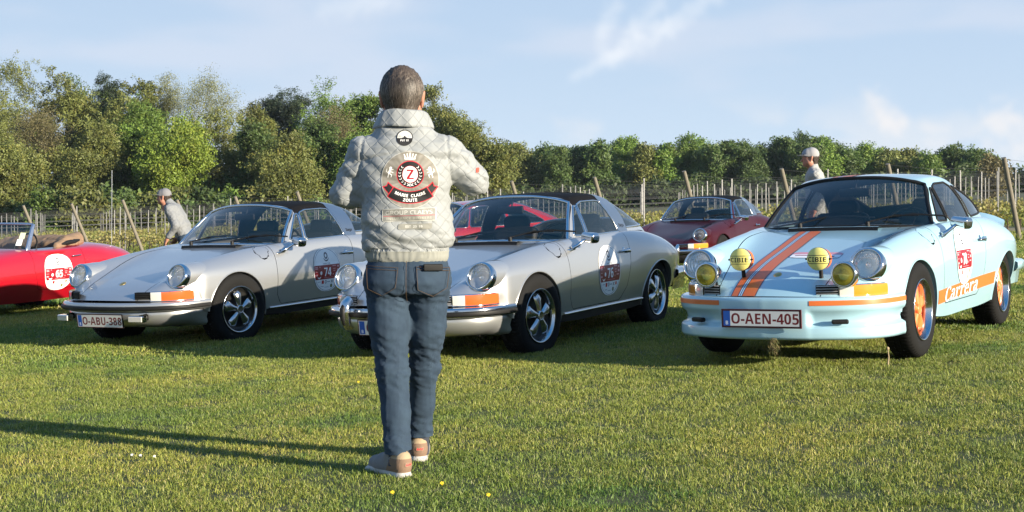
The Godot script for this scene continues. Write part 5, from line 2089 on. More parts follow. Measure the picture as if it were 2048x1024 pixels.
func people() -> void:
	wr.seed = 9; wr.frequency = 5.0; wr.fractal_octaves = 3
	wr2.seed = 14; wr2.frequency = 16.0; wr2.fractal_octaves = 2
	var skin := mat(lin(.36, .17, .115), .55, 0.0, {"subsurf_scatter_enabled": true, "subsurf_scatter_strength": .1})
	var jean_im := Image.create(512, 512, false, Image.FORMAT_RGB8)
	var jn := FastNoiseLite.new(); jn.seed = 2; jn.frequency = .012; jn.fractal_octaves = 3
	var jr := RandomNumberGenerator.new(); jr.seed = 3
	for y in 512:
		for x in 512:
			var t := jn.get_noise_2d(x * 1.5, y * .5) * .22 + jr.randf_range(-.10, .10) + (.05 if (x + y) % 4 < 2 else -.05)
			jean_im.set_pixel(x, y, lin(.018 * (1.0 + t * 2.2), .037 * (1.0 + t * 1.8), .064 * (1.0 + t * 1.4)))
	var jeans := mat(Color.WHITE, .9)
	jeans.albedo_texture = tex(jean_im)
	jeans.uv1_triplanar = true; jeans.uv1_scale = Vector3(2.2, 2.2, 2.2)
	# quilted cloth: one tile is one diamond of the stitching, raised between thin lines
	var qi := Image.create(96, 96, false, Image.FORMAT_RGB8)
	for y in 96:
		for x in 96:
			var a := absf(sin(PI * (x + y) / 96.0)); var b := absf(sin(PI * (x - y) / 96.0))
			var hh := pow(minf(a, b), .22)
			qi.set_pixel(x, y, Color(hh, hh, hh))
	var quilt_t := tex(qi)
	var cloth := mat(lin(.24, .255, .26), .68, 0.0, {"rim_enabled": true, "rim": .2, "rim_tint": .5})
	cloth.heightmap_enabled = true
	cloth.heightmap_texture = quilt_t
	cloth.heightmap_scale = .3
	cloth.uv1_scale = Vector3(1, 1, 1)
	var knit := mat(lin(.235, .24, .215), .9)
	var stitch := mat(lin(.075, .042, .018), .8)

	# ---- the man photographing the cars, seen from behind
	var man := thing("person", "man from behind in a quilted light grey jacket and blue jeans, arms raised in front", "person", Transform3D(Basis(), Vector3(-.487, gy(-.487, 6.157) - .02, -6.157)))
	var fl := Field.new()
	fl.start(Vector3(-.34, .90, -.52), Vector3(.44, 1.66, .22), .008, .035)
	fl.trunk([[.935, .030, .172, .118, 0.0], [.955, .030, .181, .126, 0.0], [.984, .030, .182, .128, 0.0], [.996, .030, .196, .140, 0.0], [1.03, .030, .204, .148, .0], [1.09, .029, .205, .150, 0.0], [1.16, .027, .198, .145, 0.0], [1.25, .025, .197, .140, 0.0], [1.34, .024, .205, .138, .005], [1.41, .023, .204, .128, .005], [1.455, .022, .18, .115, 0.0], [1.49, .020, .145, .104, -.005], [1.515, .017, .128, .100, -.008], [1.535, .015, .124, .100, -.01], [1.56, .012, .106, .094, -.012], [1.597, .011, .092, .088, -.016]])
	fl.capsule(Vector3(-.155, 1.415, 0), Vector3(-.232, 1.238, -.03), .078, .072)
	fl.capsule(Vector3(-.232, 1.238, -.03), Vector3(-.08, 1.34, -.33), .070, .046)
	fl.capsule(Vector3(.20, 1.415, 0), Vector3(.318, 1.295, -.04), .080, .068)
	fl.capsule(Vector3(.318, 1.295, -.04), Vector3(.11, 1.36, -.33), .066, .046)
	var jk := fl.mesh()
	var base_n := jk.normals()
	jk = displace(jk, func(q: Vector3, n: Vector3):
		if q.y < .985: return .0016 * sin(atan2(q.z, q.x - .03) * 130.0)
		var onneck := smooth(1.515, 1.535, q.y)
		var w := .013 * wr.get_noise_3d(q.x * .8, q.y * 2.8 + q.x * .7, q.z * .8) * (1.0 + .8 * smooth(1.2, 1.02, q.y))
		var arm := smooth(.20, .235, absf(q.x - .024))
		w += .006 * arm * wr.get_noise_3d(q.x * 3.0, q.y * 3.0, q.z * 3.0)
		# yoke seam, sleeve seams, collar seam
		var yoke := absf(q.y - (1.405 - .9 * (q.x - .024) * (q.x - .024))) if q.z > 0 else 1.0
		var sl := absf(absf(q.x - .024) - (.186 + (1.44 - q.y) * .12)) if q.y > 1.28 else 1.0
		var col := absf(q.y - 1.525)
		w -= .006 * (1.0 - smooth(.0, .009, minf(yoke, minf(sl, col))))
		return w - .004)
	# the quilting runs round the body and sags with the cloth
	for e in jk.v.size():
		var q := jk.v[e]
		var wx := .011 * wr.get_noise_3d(q.x * .9 + 3.0, q.y * .9, q.z) + .004 * wr2.get_noise_3dv(q)
		var wy := .013 * wr.get_noise_3d(q.x * .9, q.y * .9 + 7.0, q.z) + .004 * wr2.get_noise_3d(q.z, q.x, q.y)
		jk.t[e] = Vector2((.44 * atan2(q.x - .024, q.z + .30) + wx) / .064, (q.y + wy) / .056)
	obj("jacket", jk.cut(func(q): return .986 - q.y), cloth, man)
	obj("hem_band", jk.cut(func(q): return q.y - .986), knit, man)
	# the stand-up collar, a band of its own
	var cg := G.new()
	var crow := []
	for k in 7:
		var s := [0.0, 0.0, .15, .5, .9, 1.0, .96][k] as float
		var o := [-.004, .004, .006, .007, .006, .0, -.010][k] as float
		var row := PackedVector3Array()
		for e in 64:
			var a := TAU * e / 64.0
			var back := .5 + .5 * sin(a)
			var y := lerpf(1.522 - .012 * (1.0 - back), 1.598 - .02 * (1.0 - back), s)
			var wob := .0025 * sin(a * 5.0 + s * 3.0) + .002 * sin(a * 11.0)
			row.append(V(.013 + cos(a) * (lerpf(.129, .097, s) + o + wob), y + .002 * sin(a * 4.0), -.012 + sin(a) * (lerpf(.108, .094, s) + o + wob)))
		crow.append(row)
	cg.grid(crow, true)
	for e in cg.v.size():
		var q := cg.v[e]
		cg.t[e] = Vector2(.17 * atan2(q.x - .013, q.z + .04) / .064, q.y / .056)
	obj("collar", cg, cloth, man)
	# embroidery on the back
	var ctr := Vector2(.052, 1.292)
	var rp := .123
	obj("back_patch", patch(jk, func(q): return maxf(Vector2(q.x - ctr.x, q.y - ctr.y).length() - rp, .03 - q.z), .0025, func(q): return Vector2(.5 + (q.x - ctr.x) / rp * .5, .5 - (q.y - ctr.y) / rp * .5)), print_mat(crest_image(), .75), man)
	var c2 := Vector2(.048, 1.143)
	obj("name_patch", patch(jk, func(q): return maxf(maxf(absf(q.x - c2.x) - .114, absf(q.y - c2.y - .03 * (q.x - c2.x)) - .027), .03 - q.z), .0025, func(q): return Vector2(.5 + (q.x - c2.x) / .228, .5 - (q.y - c2.y - .03 * (q.x - c2.x)) / .054)), print_mat(name_image(), .7), man)
	var c3 := Vector2(.073, 1.093)
	var im3 := Image.create(160, 28, false, Image.FORMAT_RGB8)
	im3.fill(lin(.20, .20, .175)); draw_text(im3, "EST  20  19", Vector2(76, 14), 12, lin(.5, .5, .46))
	obj("small_patch", patch(jk, func(q): return maxf(maxf(absf(q.x - c3.x) - .072, absf(q.y - c3.y - .03 * (q.x - c3.x)) - .012), .03 - q.z), .0025, func(q): return Vector2(.5 + (q.x - c3.x) / .144, .5 - (q.y - c3.y) / .024)), print_mat(im3, .7), man)
	var c4 := Vector2(.027, 1.472)
	var im4 := Image.create(128, 128, false, Image.FORMAT_RGB8)
	im4.fill(Color(.06, .06, .07)); draw_disc(im4, Vector2(64, 64), 58, 58, Color(.72, .72, .70)); rect(im4, 6, 66, 116, 62, Color(.05, .05, .06))
	draw_disc(im4, Vector2(64, 32), 17, 17, Color(.92, .92, .92)); draw_poly(im4, [Vector2(40, 66), Vector2(58, 58), Vector2(62, 46), Vector2(68, 46), Vector2(72, 58), Vector2(90, 66)], Color(.06, .06, .07))
	draw_text(im4, "PUT 19", Vector2(64, 84), 15, Color(.92, .92, .92)); draw_text(im4, "EST", Vector2(28, 50), 8, Color(.3, .3, .3)); draw_text(im4, "2019", Vector2(100, 50), 8, Color(.3, .3, .3))
	for y in 128:
		for x in 128:
			if Vector2(x - 63.5, y - 63.5).length() > 58: im4.set_pixel(x, y, Color(.05, .05, .06))
	obj("collar_patch", patch(jk, func(q): return maxf(Vector2(q.x - c4.x, q.y - c4.y).length() - .035, .03 - q.z), .0025, func(q): return Vector2(.5 + (q.x - c4.x) / .07, .5 - (q.y - c4.y) / .07)), print_mat(im4, .7), man)
	var mk := patch(jk, func(q): return maxf(maxf(absf(q.x - .337) - .006, absf(q.y - 1.335) - .010), -.05 - q.z), .003, func(q): return Vector2(.5, .5))
	obj("sleeve_badge", mk, mat(lin(.65, .07, .04), .7), man)
	# jeans
	var jf := Field.new()
	jf.start(Vector3(-.22, .06, -.42), Vector3(.27, .99, .24), .009, .028)
	jf.trunk([[.80, .033, .165, .115, .012], [.85, .033, .182, .135, .016], [.90, .033, .180, .132, .008], [.96, .032, .168, .112, 0.0]])
	jf.capsule(Vector3(-.058, .845, .010), Vector3(-.050, .66, .005), .103, .088, Vector3(.95, 1, 1.05))
	jf.capsule(Vector3(-.050, .66, .005), Vector3(-.034, .47, .012), .088, .071)
	jf.capsule(Vector3(-.034, .47, .012), Vector3(-.016, .28, .035), .071, .060)
	jf.capsule(Vector3(-.016, .28, .035), Vector3(-.004, .105, .07), .060, .060)
	jf.capsule(Vector3(.124, .845, -.01), Vector3(.112, .65, -.06), .099, .083, Vector3(.95, 1, 1.05))
	jf.capsule(Vector3(.112, .65, -.06), Vector3(.095, .46, -.14), .083, .066)
	jf.capsule(Vector3(.095, .46, -.14), Vector3(.080, .29, -.21), .066, .055)
	jf.capsule(Vector3(.080, .29, -.21), Vector3(.068, .125, -.27), .055, .056)
	var je := jf.mesh()
	je = displace(je, func(q: Vector3, _n: Vector3):
		var knee := exp(-pow((q.y - .50) / .10, 2.0)) + .8 * exp(-pow((q.y - .78) / .05, 2.0)) + .9 * exp(-pow((q.y - .16) / .06, 2.0)) + .25
		var w := .010 * wr.get_noise_3d(q.x * 1.0, q.y * 5.0 + q.x * 1.5, q.z) * knee
		w += .006 * wr2.get_noise_3d(q.x, q.y * 2.6 + q.x, q.z) * knee
		if q.y < .8 and q.y > .12: w += .0022 * (1.0 - smooth(0.0, .006, absf(absf(q.x - .035) - .09 - .0 * q.y)))
		if q.z > 0 and q.y > .80: w -= .006 * (1.0 - smooth(0, .010, absf(q.x - .036)))
		return w)
	# worn lighter on the thighs and seat
	for e in je.v.size():
		var q := je.v[e]
		var lx := -.052 + .03 * (.8 - q.y) if q.x < .036 else .118 - .04 * (.8 - q.y)
		var fade := exp(-pow((q.x - lx) / .045, 2.0)) * (.55 + .45 * smooth(.95, .6, q.y)) * smooth(-.02, .05, q.z + (.0 if q.x < .036 else .22 * smooth(.8, .2, q.y)))
		var t := .92 + 2.7 * fade + .25 * wr.get_noise_3d(q.x * 2.0, q.y * 1.5, q.z * 2.0)
		je.c[e] = Color(t, t, t)
	jeans.vertex_color_use_as_albedo = true
	obj("jeans", je.cut(func(q): return maxf(.115 - (.0 if q.x < .035 else -.018) - q.y, q.y - .99)), jeans, man)
	# hems and back pockets with stitching
	for pk in [[-.068, .865, -.03], [.150, .862, .05]]:
		var pc := Vector2(pk[0], pk[1])
		var pts := [Vector2(-.073, .062), Vector2(.073, .055), Vector2(.062, -.035), Vector2(.0, -.072), Vector2(-.066, -.042)].map(func(e): return pc + e)
		var dark := mat(lin(.035, .062, .10), .9)
		dark.albedo_texture = null
		obj("pocket", patch(je, func(q): return maxf(poly_sd(Vector2(q.x, q.y), pts), .01 - q.z), .0045, func(q): return Vector2(q.x * 3, q.y * 3)), jeans, man)
		var st := G.new()
		for k in 5:
			var line := []
			for s in 9:
				var a: Vector2 = pts[k].lerp(pts[(k + 1) % 5], s / 8.0)
				a = pc + (a - pc) * .95
				line.append(V(a.x, a.y, front_z(je, a.x, a.y) + .0055))
			st.tube(line, .0011, 4, false)
			if k == 0:
				var l2 := line.map(func(q): return q + V(0, -.012, -.0005))
				st.tube(l2, .0011, 4, false)
		obj("pocket_stitching", st, stitch, man)
	var ss := G.new()
	var sl2 := []
	for s in 14: sl2.append(V(.036, .945 - .0135 * s, front_z(je, .036, .945 - .0135 * s) + .002))
	ss.tube(sl2, .0011, 4, false)
	obj("seat_seam", ss, stitch, man)
	var wl := G.new()
	wl.box(V(.150, .918, front_z(je, .150, .90) + .004), V(.085, .03, .018), Basis(Vector3(0, 1, 0), .3), .006)
	obj("wallet", wl, M.black, man)
	var sock := G.new()
	sock.tube([V(-.004, .06, .075), V(-.004, .15, .06)], .045, 12)
	sock.tube([V(.066, .05, -.275), V(.07, .16, -.26)], .043, 12)
	obj("socks", sock, mat(lin(.03, .035, .05), .9), man)
	shoe(man, V(.018, .018, .105), V(-.135, .012, -.10))
	shoe(man, V(.064, .022, -.245), V(.052, .012, -.50))
	# hands and the small camera they hold
	var cm := G.new()
	cm.box(V(.02, 1.40, -.48), V(.13, .08, .05), Basis(), .012)
	cm.lathe([Vector2(.03, 0), Vector2(.033, .01), Vector2(.033, .05), Vector2(.026, .052), Vector2(.022, .04), Vector2(0, .035)], Transform3D(Basis(Vector3(1, 0, 0), -PI / 2), V(.02, 1.40, -.50)), 24)
	var cam_o := obj("camera_body", cm, M.black, null, 40.0)
	cam_o.transform = man.transform
	cam_o.name = "compact_camera"
	tag(cam_o, "small black camera held up in the hands of the man in the quilted jacket", "camera")
	hand(man, V(-.075, 1.35, -.365), V(.12, .22, -.6), V(.8, .6, .2), skin)
	hand(man, V(.105, 1.37, -.365), V(-.12, .22, -.6), V(-.8, .6, .2), skin)
	var hair_im := noise_tex(41, .05, 4, 256, [[0.0, .4, .7, 1.0], [lin(.012, .008, .006), lin(.035, .025, .018), lin(.09, .07, .055), lin(.20, .17, .15)]])
	var hair := mat(Color.WHITE, .6)
	hair.albedo_texture = hair_im
	hair.uv1_triplanar = true; hair.uv1_scale = Vector3(16, 2.2, 16)
	var hd := Node3D.new()
	hd.name = "head_and_hair"
	man.add_child(hd, true)
	hd.position = V(.006, 1.652, -.022)
	hd.scale = Vector3.ONE * 1.055
	head(hd, Vector3.ZERO, skin, hair, "short")
	var bald := G.new()
	# single strands over the back of the head
	var sg := G.new()
	var hr := RandomNumberGenerator.new(); hr.seed = 31
	for e in 5200:
		var a := hr.randf_range(-.15, PI + .15)
		var b := hr.randf_range(-.62, 1.35)
		var d := V(cos(a) * cos(b), sin(b), sin(a) * cos(b))
		if d.y < -.1 and absf(d.x) > .72: continue
		var pts := []
		var ln := hr.randf_range(.02, .045)
		var side := hr.randf_range(-.25, .25)
		for k in 4:
			var dd := (d + V(side * .12 * k + hr.randf_range(-.03, .03), -ln * 9.0 * k / 3.0 * (.35 + cos(b)), .0)).normalized()
			var q := V(dd.x * .090, .030 + dd.y * .094, .010 + dd.z * .104) if dd.y > -.15 else V(dd.x * (.088 - .03 * (-dd.y - .15)), .030 + dd.y * .128, .014 + dd.z * .100)
			pts.append(q * (1.012 + .02 * hr.randf() * k / 3.0))
		var g0 := hr.randf()
		var grey_ := smooth(.3, .9, absf(d.x) + .25 * hr.randf() - d.y * .2)
		var c := Color(.012, .008, .006).lerp(Color(.24, .205, .175), clampf(g0 * g0 * (.45 + .9 * grey_), 0, 1))
		var w := V(1, 0, 0).cross(d).cross(d).normalized() * .0011
		if w.length() < .0005: w = V(.0011, 0, 0)
		var last := []
		for k in 4:
			var ww := w * (1.0 - k * .28)
			last.append([sg.p(pts[k] - ww, Vector2.ZERO, c), sg.p(pts[k] + ww, Vector2.ZERO, c)])
		for k in 3: sg.quad(last[k][0], last[k][1], last[k + 1][1], last[k + 1][0])
	kind(obj("hair_strands", sg, mat(Color.WHITE, .5, 0.0, {"vertex_color_use_as_albedo": true}), hd), "stuff")
	# ---- two walkers in caps beyond the cars
	var grey := mat(lin(.19, .20, .21), .8, 0.0, {"heightmap_enabled": true, "heightmap_texture": quilt_t, "heightmap_scale": .8, "uv1_triplanar": true, "uv1_scale": Vector3(14, 16, 14)})
	var pale := mat(lin(.30, .305, .30), .8, 0.0, {"heightmap_enabled": true, "heightmap_texture": quilt_t, "heightmap_scale": .8, "uv1_triplanar": true, "uv1_scale": Vector3(14, 16, 14)})
	var cap_m := mat(lin(.17, .17, .18), .85)
	var dark_hair := mat(lin(.025, .015, .010), .6)
	walker("young walker in a grey cap and quilted grey jacket leaning forward at the vines", at_px(373, 20.6), 20.6, 1.0, .46, 1.66, grey, cap_m, dark_hair, skin, jeans, true)
	walker("walker in a pale cap and pale jacket behind the light blue coupe", at_px(1632, 17.2), 17.2, 1.1, .04, 1.65, pale, mat(lin(.27, .27, .28), .85), dark_hair, skin, pale, false)


func front_z(g: G, x: float, y: float) -> float:
	var best := -1.0
	var bd := .0004
	for q in g.v:
		var d := (q.x - x) * (q.x - x) + (q.y - y) * (q.y - y)
		if d < bd and q.z > best - .004 and q.z > 0:
			best = maxf(best, q.z)
	return best


# a walker who faces left (-x); lean bends the trunk forward
func walker(label: String, x: float, d: float, turn: float, lean: float, h: float, coat: Material, cap_m: Material, hair: Material, skin: Material, legs: Material, badge: bool) -> void:
	var w := thing("person", label, "person", Transform3D(Basis(Vector3(0, 1, 0), PI / 2 - .12 * turn).scaled(Vector3.ONE * h / 1.75), Vector3(x, gy(x, d), -d)), "people in caps walking beyond the cars")
	var hip := V(0, .90, 0)
	var up := V(0, cos(lean), -sin(lean))
	var bend := func(q: Vector3) -> Vector3: return hip + Basis(Vector3(1, 0, 0), -lean) * (q - hip)
	var sc := h / 1.75
	var fl := Field.new()
	fl.start(V(-.34, .64, -.62), V(.34, 1.66, .36), .012, .04)
	for q in [[.80, .155, .115], [.93, .15, .12], [1.08, .15, .125], [1.22, .165, .13], [1.34, .165, .12]]:
		var c: Vector3 = bend.call(V(0, q[0], 0))
		fl.capsule(c + V(-.06, 0, 0), c + V(.06, 0, 0), q[2], q[2])
	fl.capsule(bend.call(V(-.11, 1.38, 0)), bend.call(V(.11, 1.38, 0)), .085, .085)
	fl.capsule(bend.call(V(0, 1.42, 0)), bend.call(V(0, 1.50, -.01)), .075, .068)
	for s in [-1, 1]:
		var sh: Vector3 = bend.call(V(s * .175, 1.385, 0))
		var el := sh + V(s * .055, -.25, .13)
		fl.capsule(sh, el, .068, .060)
		fl.capsule(el, el + V(-s * .03, -.17, -.12), .058, .048)
	var jk := displace(fl.mesh(), func(q: Vector3, n: Vector3): return .010 * wr.get_noise_3dv(q * 1.6) + quilt(q, n, .07, .06) * 1.4)
	obj("jacket", jk, coat, w)
	for s in [-1, 1]:
		var sh: Vector3 = bend.call(V(s * .175, 1.385, 0))
		hand(w, sh + V(s * .025, -.44, -.005), V(0, -.8, -.5), V(-s * .5, 0, -.6), skin)
	var lf := Field.new()
	lf.start(V(-.24, .04, -.32), V(.24, 1.0, .32), .014, .04)
	lf.capsule(V(-.06, .90, 0), V(.06, .90, 0), .12, .12)
	for s in [-1, 1]:
		lf.capsule(V(s * .085, .86, 0), V(s * .09, .48, -.05 * s - .02), .095, .065)
		lf.capsule(V(s * .09, .48, -.05 * s - .02), V(s * .09, .10, -.10 * s + .06), .063, .05)
	obj("trousers", lf.mesh(), legs, w)
	for s in [-1, 1]: shoe(w, V(s * .09, .01, -.10 * s + .08), V(s * .10, .01, -.10 * s - .17))
	var hc: Vector3 = bend.call(V(0, 1.615, -.02)) + V(0, -.01 - lean * .02, -.02)
	var hn := Node3D.new()
	hn.name = "head_and_cap"
	w.add_child(hn, true)
	hn.position = hc
	head(hn, Vector3.ZERO, skin, hair, "long")
	var cp := Field.new()
	cp.start(V(-.13, -.02, -.24), V(.13, .17, .14), .007, .015)
	cp.capsule(V(0, .045, .012), V(0, .04, -.02), .098, .092, Vector3(.95, 1.0, 1.03))
	cp.capsule(V(-.035, .035, -.10), V(.035, .035, -.10), .055, .055, Vector3(1, .14, 1.6), .008)
	var g := cp.mesh().cut(func(q): return .022 - .12 * q.z * 0.0 - q.y + (.02 if false else 0.0))
	obj("cap", g, cap_m, hn)
	if badge:
		var bg := G.new()
		var sh: Vector3 = bend.call(V(.175, 1.385, 0))
		bg.lathe([Vector2(.02, .004), Vector2(.022, -.004), Vector2(0, .004)], Transform3D(Basis(Vector3(0, 0, 1), -PI / 2), sh + V(.085, -.07, .02)), 12)
		obj("sleeve_badge", bg, mat(lin(.05, .22, .4), .7), w)


func crest_image() -> Image:
	var im := Image.create(512, 512, false, Image.FORMAT_RGB8)
	var c := Vector2(256, 256)
	for y in 512:
		for x in 512:
			var d := Vector2(x - 255.5, y - 255.5)
			var a := atan2(d.y, d.x)
			var t := .5 + .5 * sin(a * 23.0) * sin(a * 7.0)
			im.set_pixel(x, y, lin(.165 + .07 * t, .155 + .065 * t, .13 + .06 * t) if d.length() < 250 else lin(.36, .36, .34))
	var white := Color(.93, .93, .92); var black := Color(.035, .03, .035); var red := Color(.72, .10, .17)
	# crown
	for k in 5:
		var bx := 218.0 + k * 19.0
		draw_poly(im, [Vector2(bx - 5, 66), Vector2(bx + 5, 66), Vector2(bx + (k - 2) * 8 + 3, 14 + absf(k - 2) * 6), Vector2(bx + (k - 2) * 8 - 3, 16 + absf(k - 2) * 6)], white)
	rect(im, 208, 62, 96, 12, white)
	# ring
	var rc := Vector2(258, 208)
	draw_disc(im, rc, 122, 122, red); draw_disc(im, rc, 115, 115, black)
	draw_disc(im, rc, 72, 76, red); draw_disc(im, rc, 68, 72, white)
	draw_text(im, "Z", rc, 86, Color(.62, .05, .13), true, 1.1)
	# laurel
	for s in [-1, 1]:
		for k in 9:
			var a := deg_to_rad(100.0 - k * 17.0)
			var q := rc + Vector2(cos(a) * 93 * s, sin(a) * 93)
			for e in [-1, 1]:
				var dir := Vector2(sin(a) * s, -cos(a)).rotated(e * .6 * s)
				var nrm := dir.orthogonal()
				draw_poly(im, [q, q + dir * 11 + nrm * 3.6, q + dir * 24, q + dir * 11 - nrm * 3.6], white)
	# a small rampant beast on each side
	for s in [-1, 1]:
		var o := Vector2(258 + s * 178, 190)
		var m := func(x: float, y: float) -> Vector2: return o + Vector2(x * -s, y)
		draw_disc(im, m.call(6, -38), 12, 12, white)
		draw_line(im, m.call(4, -34), m.call(-12, 10), 17, white)
		draw_line(im, m.call(0, -18), m.call(30, -26), 6, white); draw_line(im, m.call(-2, -8), m.call(28, 2), 6, white)
		draw_line(im, m.call(-10, 8), m.call(14, 24), 8, white); draw_line(im, m.call(14, 24), m.call(6, 44), 6, white)
		draw_line(im, m.call(-12, 10), m.call(-22, 46), 7, white)
		draw_line(im, m.call(-14, 6), m.call(-34, -8), 4, white); draw_line(im, m.call(-34, -8), m.call(-28, -34), 4, white)
	# banner on an arc
	var arc := func(t: float, r: float) -> Vector2: return Vector2(258, 100) + Vector2(sin(t) * r, cos(t) * r)
	var band := func(t0: float, t1: float, r0: float, r1: float, col: Color) -> void:
		for k in 40:
			var a := lerpf(t0, t1, k / 40.0); var b := lerpf(t0, t1, (k + 1) / 40.0)
			fill_tri(im, arc.call(a, r0), arc.call(a, r1), arc.call(b, r1), col)
			fill_tri(im, arc.call(a, r0), arc.call(b, r1), arc.call(b, r0), col)
	for s in [-1, 1]:
		draw_poly(im, [arc.call(s * .50, 268), arc.call(s * .86, 262), arc.call(s * .80, 296), arc.call(s * .86, 330), arc.call(s * .52, 350)], red)
		draw_poly(im, [arc.call(s * .52, 276), arc.call(s * .82, 270), arc.call(s * .77, 296), arc.call(s * .82, 322), arc.call(s * .54, 342)], black)
	band.call(-.60, .60, 258, 368, red)
	band.call(-.575, .575, 264, 362, black)
	draw_text(im, "MARIE  CLAIRE", Vector2.ZERO, 27, white, true, 1.02, func(w): return arc.call(w.x / 292.0, 298.0 + w.y))
	draw_text(im, "ZOUTE", Vector2.ZERO, 27, white, true, 1.05, func(w): return arc.call(w.x / 330.0, 338.0 + w.y))
	return im


func name_image() -> Image:
	var im := Image.create(456, 108, false, Image.FORMAT_RGB8)
	im.fill(lin(.205, .205, .185))
	rect(im, 0, 0, 456, 3, lin(.55, .55, .5)); rect(im, 0, 105, 456, 3, lin(.55, .55, .5)); rect(im, 0, 0, 3, 108, lin(.6, .6, .55)); rect(im, 453, 0, 3, 108, lin(.6, .6, .55))
	draw_text(im, "GROUP CLAEYS", Vector2(228, 34), 33, Color(.74, .74, .72), false, 1.28)
	rect(im, 8, 60, 440, 4, Color(.62, .2, .25))
	draw_text(im, "INSURANCE BROKERS", Vector2(228, 84), 20, Color(.62, .62, .58), true, 1.35)
	return im

# ---------------------------------------------------------------- the open red roadster at the left, and small things in the grass
func roadster() -> void:
	var red := car_paint(lin(.33, .004, .013), 0.0, .3)
	var car := thing("roadster", "red open roadster with folded tan hood and number 65, cut by the left edge", "car", car_xf(-6.93, 15.97, .50, .030, .018, -.04), "classic sports cars parked in a row on the lawn")
	var full := loft(stations([
		[[-.93, .30, .30], [-.95, .36, .33], [-.97, .43, .34], [-.96, .50, .32], [-.93, .55, .22], [-.92, .56, 0]],
		[[-.70, .24, .52], [-.70, .36, .58], [-.70, .48, .58], [-.66, .58, .52], [-.62, .645, .34], [-.60, .66, 0]],
		st_x(-.2, [[.22, .62], [.36, .72], [.50, .735], [.65, .68], [.735, .45], [.745, 0]]),
		st_x(.5, [[.20, .66], [.36, .76], [.52, .785], [.69, .73], [.785, .46], [.80, 0]]),
		st_x(1.1, [[.19, .66], [.36, .77], [.54, .80], [.72, .75], [.815, .56], [.84, 0]]),
		st_x(1.6, [[.19, .66], [.36, .77], [.54, .805], [.72, .765], [.80, .70], [.80, 0]]),
		st_x(2.1, [[.20, .66], [.36, .775], [.54, .815], [.73, .79], [.83, .62], [.86, 0]]),
		st_x(2.5, [[.24, .66], [.38, .78], [.55, .82], [.72, .78], [.83, .56], [.865, 0]]),
		st_x(2.95, [[.32, .60], [.42, .70], [.54, .735], [.66, .70], [.76, .48], [.79, 0]]),
		[[3.38, .42, .36], [3.40, .46, .42], [3.42, .50, .44], [3.42, .54, .42], [3.40, .58, .28], [3.40, .59, 0]],
	]), 8, 5)
	var arch := func(cx: float) -> Callable: return func(q: Vector3): return 1.0 - Vector2((q.x - cx) / .37, (q.y - .30) / .33).length()
	var body := full.cut(arch.call(0.0)).cut(func(q): return 1.0 - Vector2((q.x - 2.44) / .34, (q.y - .25) / .27).length())
	body = body.cut(func(q): return -maxf(maxf(1.28 - q.x, q.x - 2.1), maxf(absf(q.z) - .60, .70 - q.y)))
	var d_f := func(q: Vector3): return maxf(poly_sd(Vector2(q.x, q.y), [Vector2(1.28, .95), Vector2(1.27, .55), Vector2(1.34, .33), Vector2(1.98, .33), Vector2(2.06, .55), Vector2(2.02, .95)]), .45 - q.z)
	obj("door", body.cut(d_f), red, car)
	var l := body.cut(func(q): return .004 - d_f.call(q))
	# the hinged nose's rear edge
	var b_f := func(q: Vector3): return absf(q.x - (1.02 - .18 * (q.y - .5))) - .003
	l = l.cut(func(q): return -b_f.call(q))
	l.add(body.mirrored())
	obj("body", l, red, car)
	var strip := G.new()
	for s in [1, -1]:
		var rows := [PackedVector3Array(), PackedVector3Array()]
		for k in 15:
			var x := 1.32 + .78 * k / 14.0
			var z := lerpf(.64, .66, k / 14.0)
			rows[0].append(V(x, .808 + .01 * sin(k * .22), s * (z - .05))); rows[1].append(V(x, .778 + .01 * sin(k * .22), s * (z + .095)))
		strip.grid(rows)
	obj("cockpit_rail", strip, mat(lin(.40, .44, .50), .3, .8), car)
	var tub := G.new()
	tub.box(V(1.55, .35, 0), V(1.0, .1, 1.25)); tub.box(V(1.10, .55, 0), V(.05, .5, 1.2)); tub.box(V(2.03, .55, 0), V(.05, .5, 1.2))
	for s in [-1, 1]: tub.box(V(1.55, .55, s * .63), V(.95, .45, .03))
	tub.box(V(1.2, .72, 0), V(.2, .12, 1.15), Basis(), .05)
	obj("interior", tub, M.cabin, car, 40.0)
	for s in [-1, 1]:
		var st := G.new()
		st.box(V(1.93, .68, s * .32), V(.13, .42, .42), Basis(Vector3(0, 0, 1), -.2), .06)
		st.box(V(1.72, .50, s * .32), V(.45, .14, .44), Basis(), .06)
		obj("seat", st, mat(lin(.05, .025, .015), .6), car)
	var sw := G.new()
	var sx := Transform3D(Basis(Vector3(0, 0, 1), PI / 2 - .4), V(1.55, .82, .34))
	var ring := []
	for k in 28: ring.append(sx * V(cos(TAU * k / 28) * .19, 0, sin(TAU * k / 28) * .19))
	sw.tube(ring, .011, 6, false, true)
	for k in 3: sw.tube([sx * V(0, -.02, 0), sx * V(cos(TAU * k / 3 + .4) * .19, 0, sin(TAU * k / 3 + .4) * .19)], .008, 5)
	obj("steering_wheel", sw, M.black, car)
	# windscreen with its frame
	var rows := []
	for r in 9:
		var row := PackedVector3Array()
		for k in 25:
			var t := -1.0 + k / 12.0
			row.append(V(1.14 + .16 * t * t, .825 - .03 * t * t, .63 * t).lerp(V(1.38 + .10 * t * t, 1.125 - .02 * t * t, .56 * t), r / 8.0))
		rows.append(row)
	var ws := G.new(); ws.grid(rows)
	obj("windscreen", ws, M.glass, car)
	var edge := []
	for q in rows[0]: edge.append(q)
	for r in range(1, 8): edge.append(rows[r][24])
	var top := Array(rows[8]); top.reverse(); edge.append_array(top)
	for r in range(7, 0, -1): edge.append(rows[r][0])
	var fr := G.new(); fr.tube(edge, .017, 8, false, true)
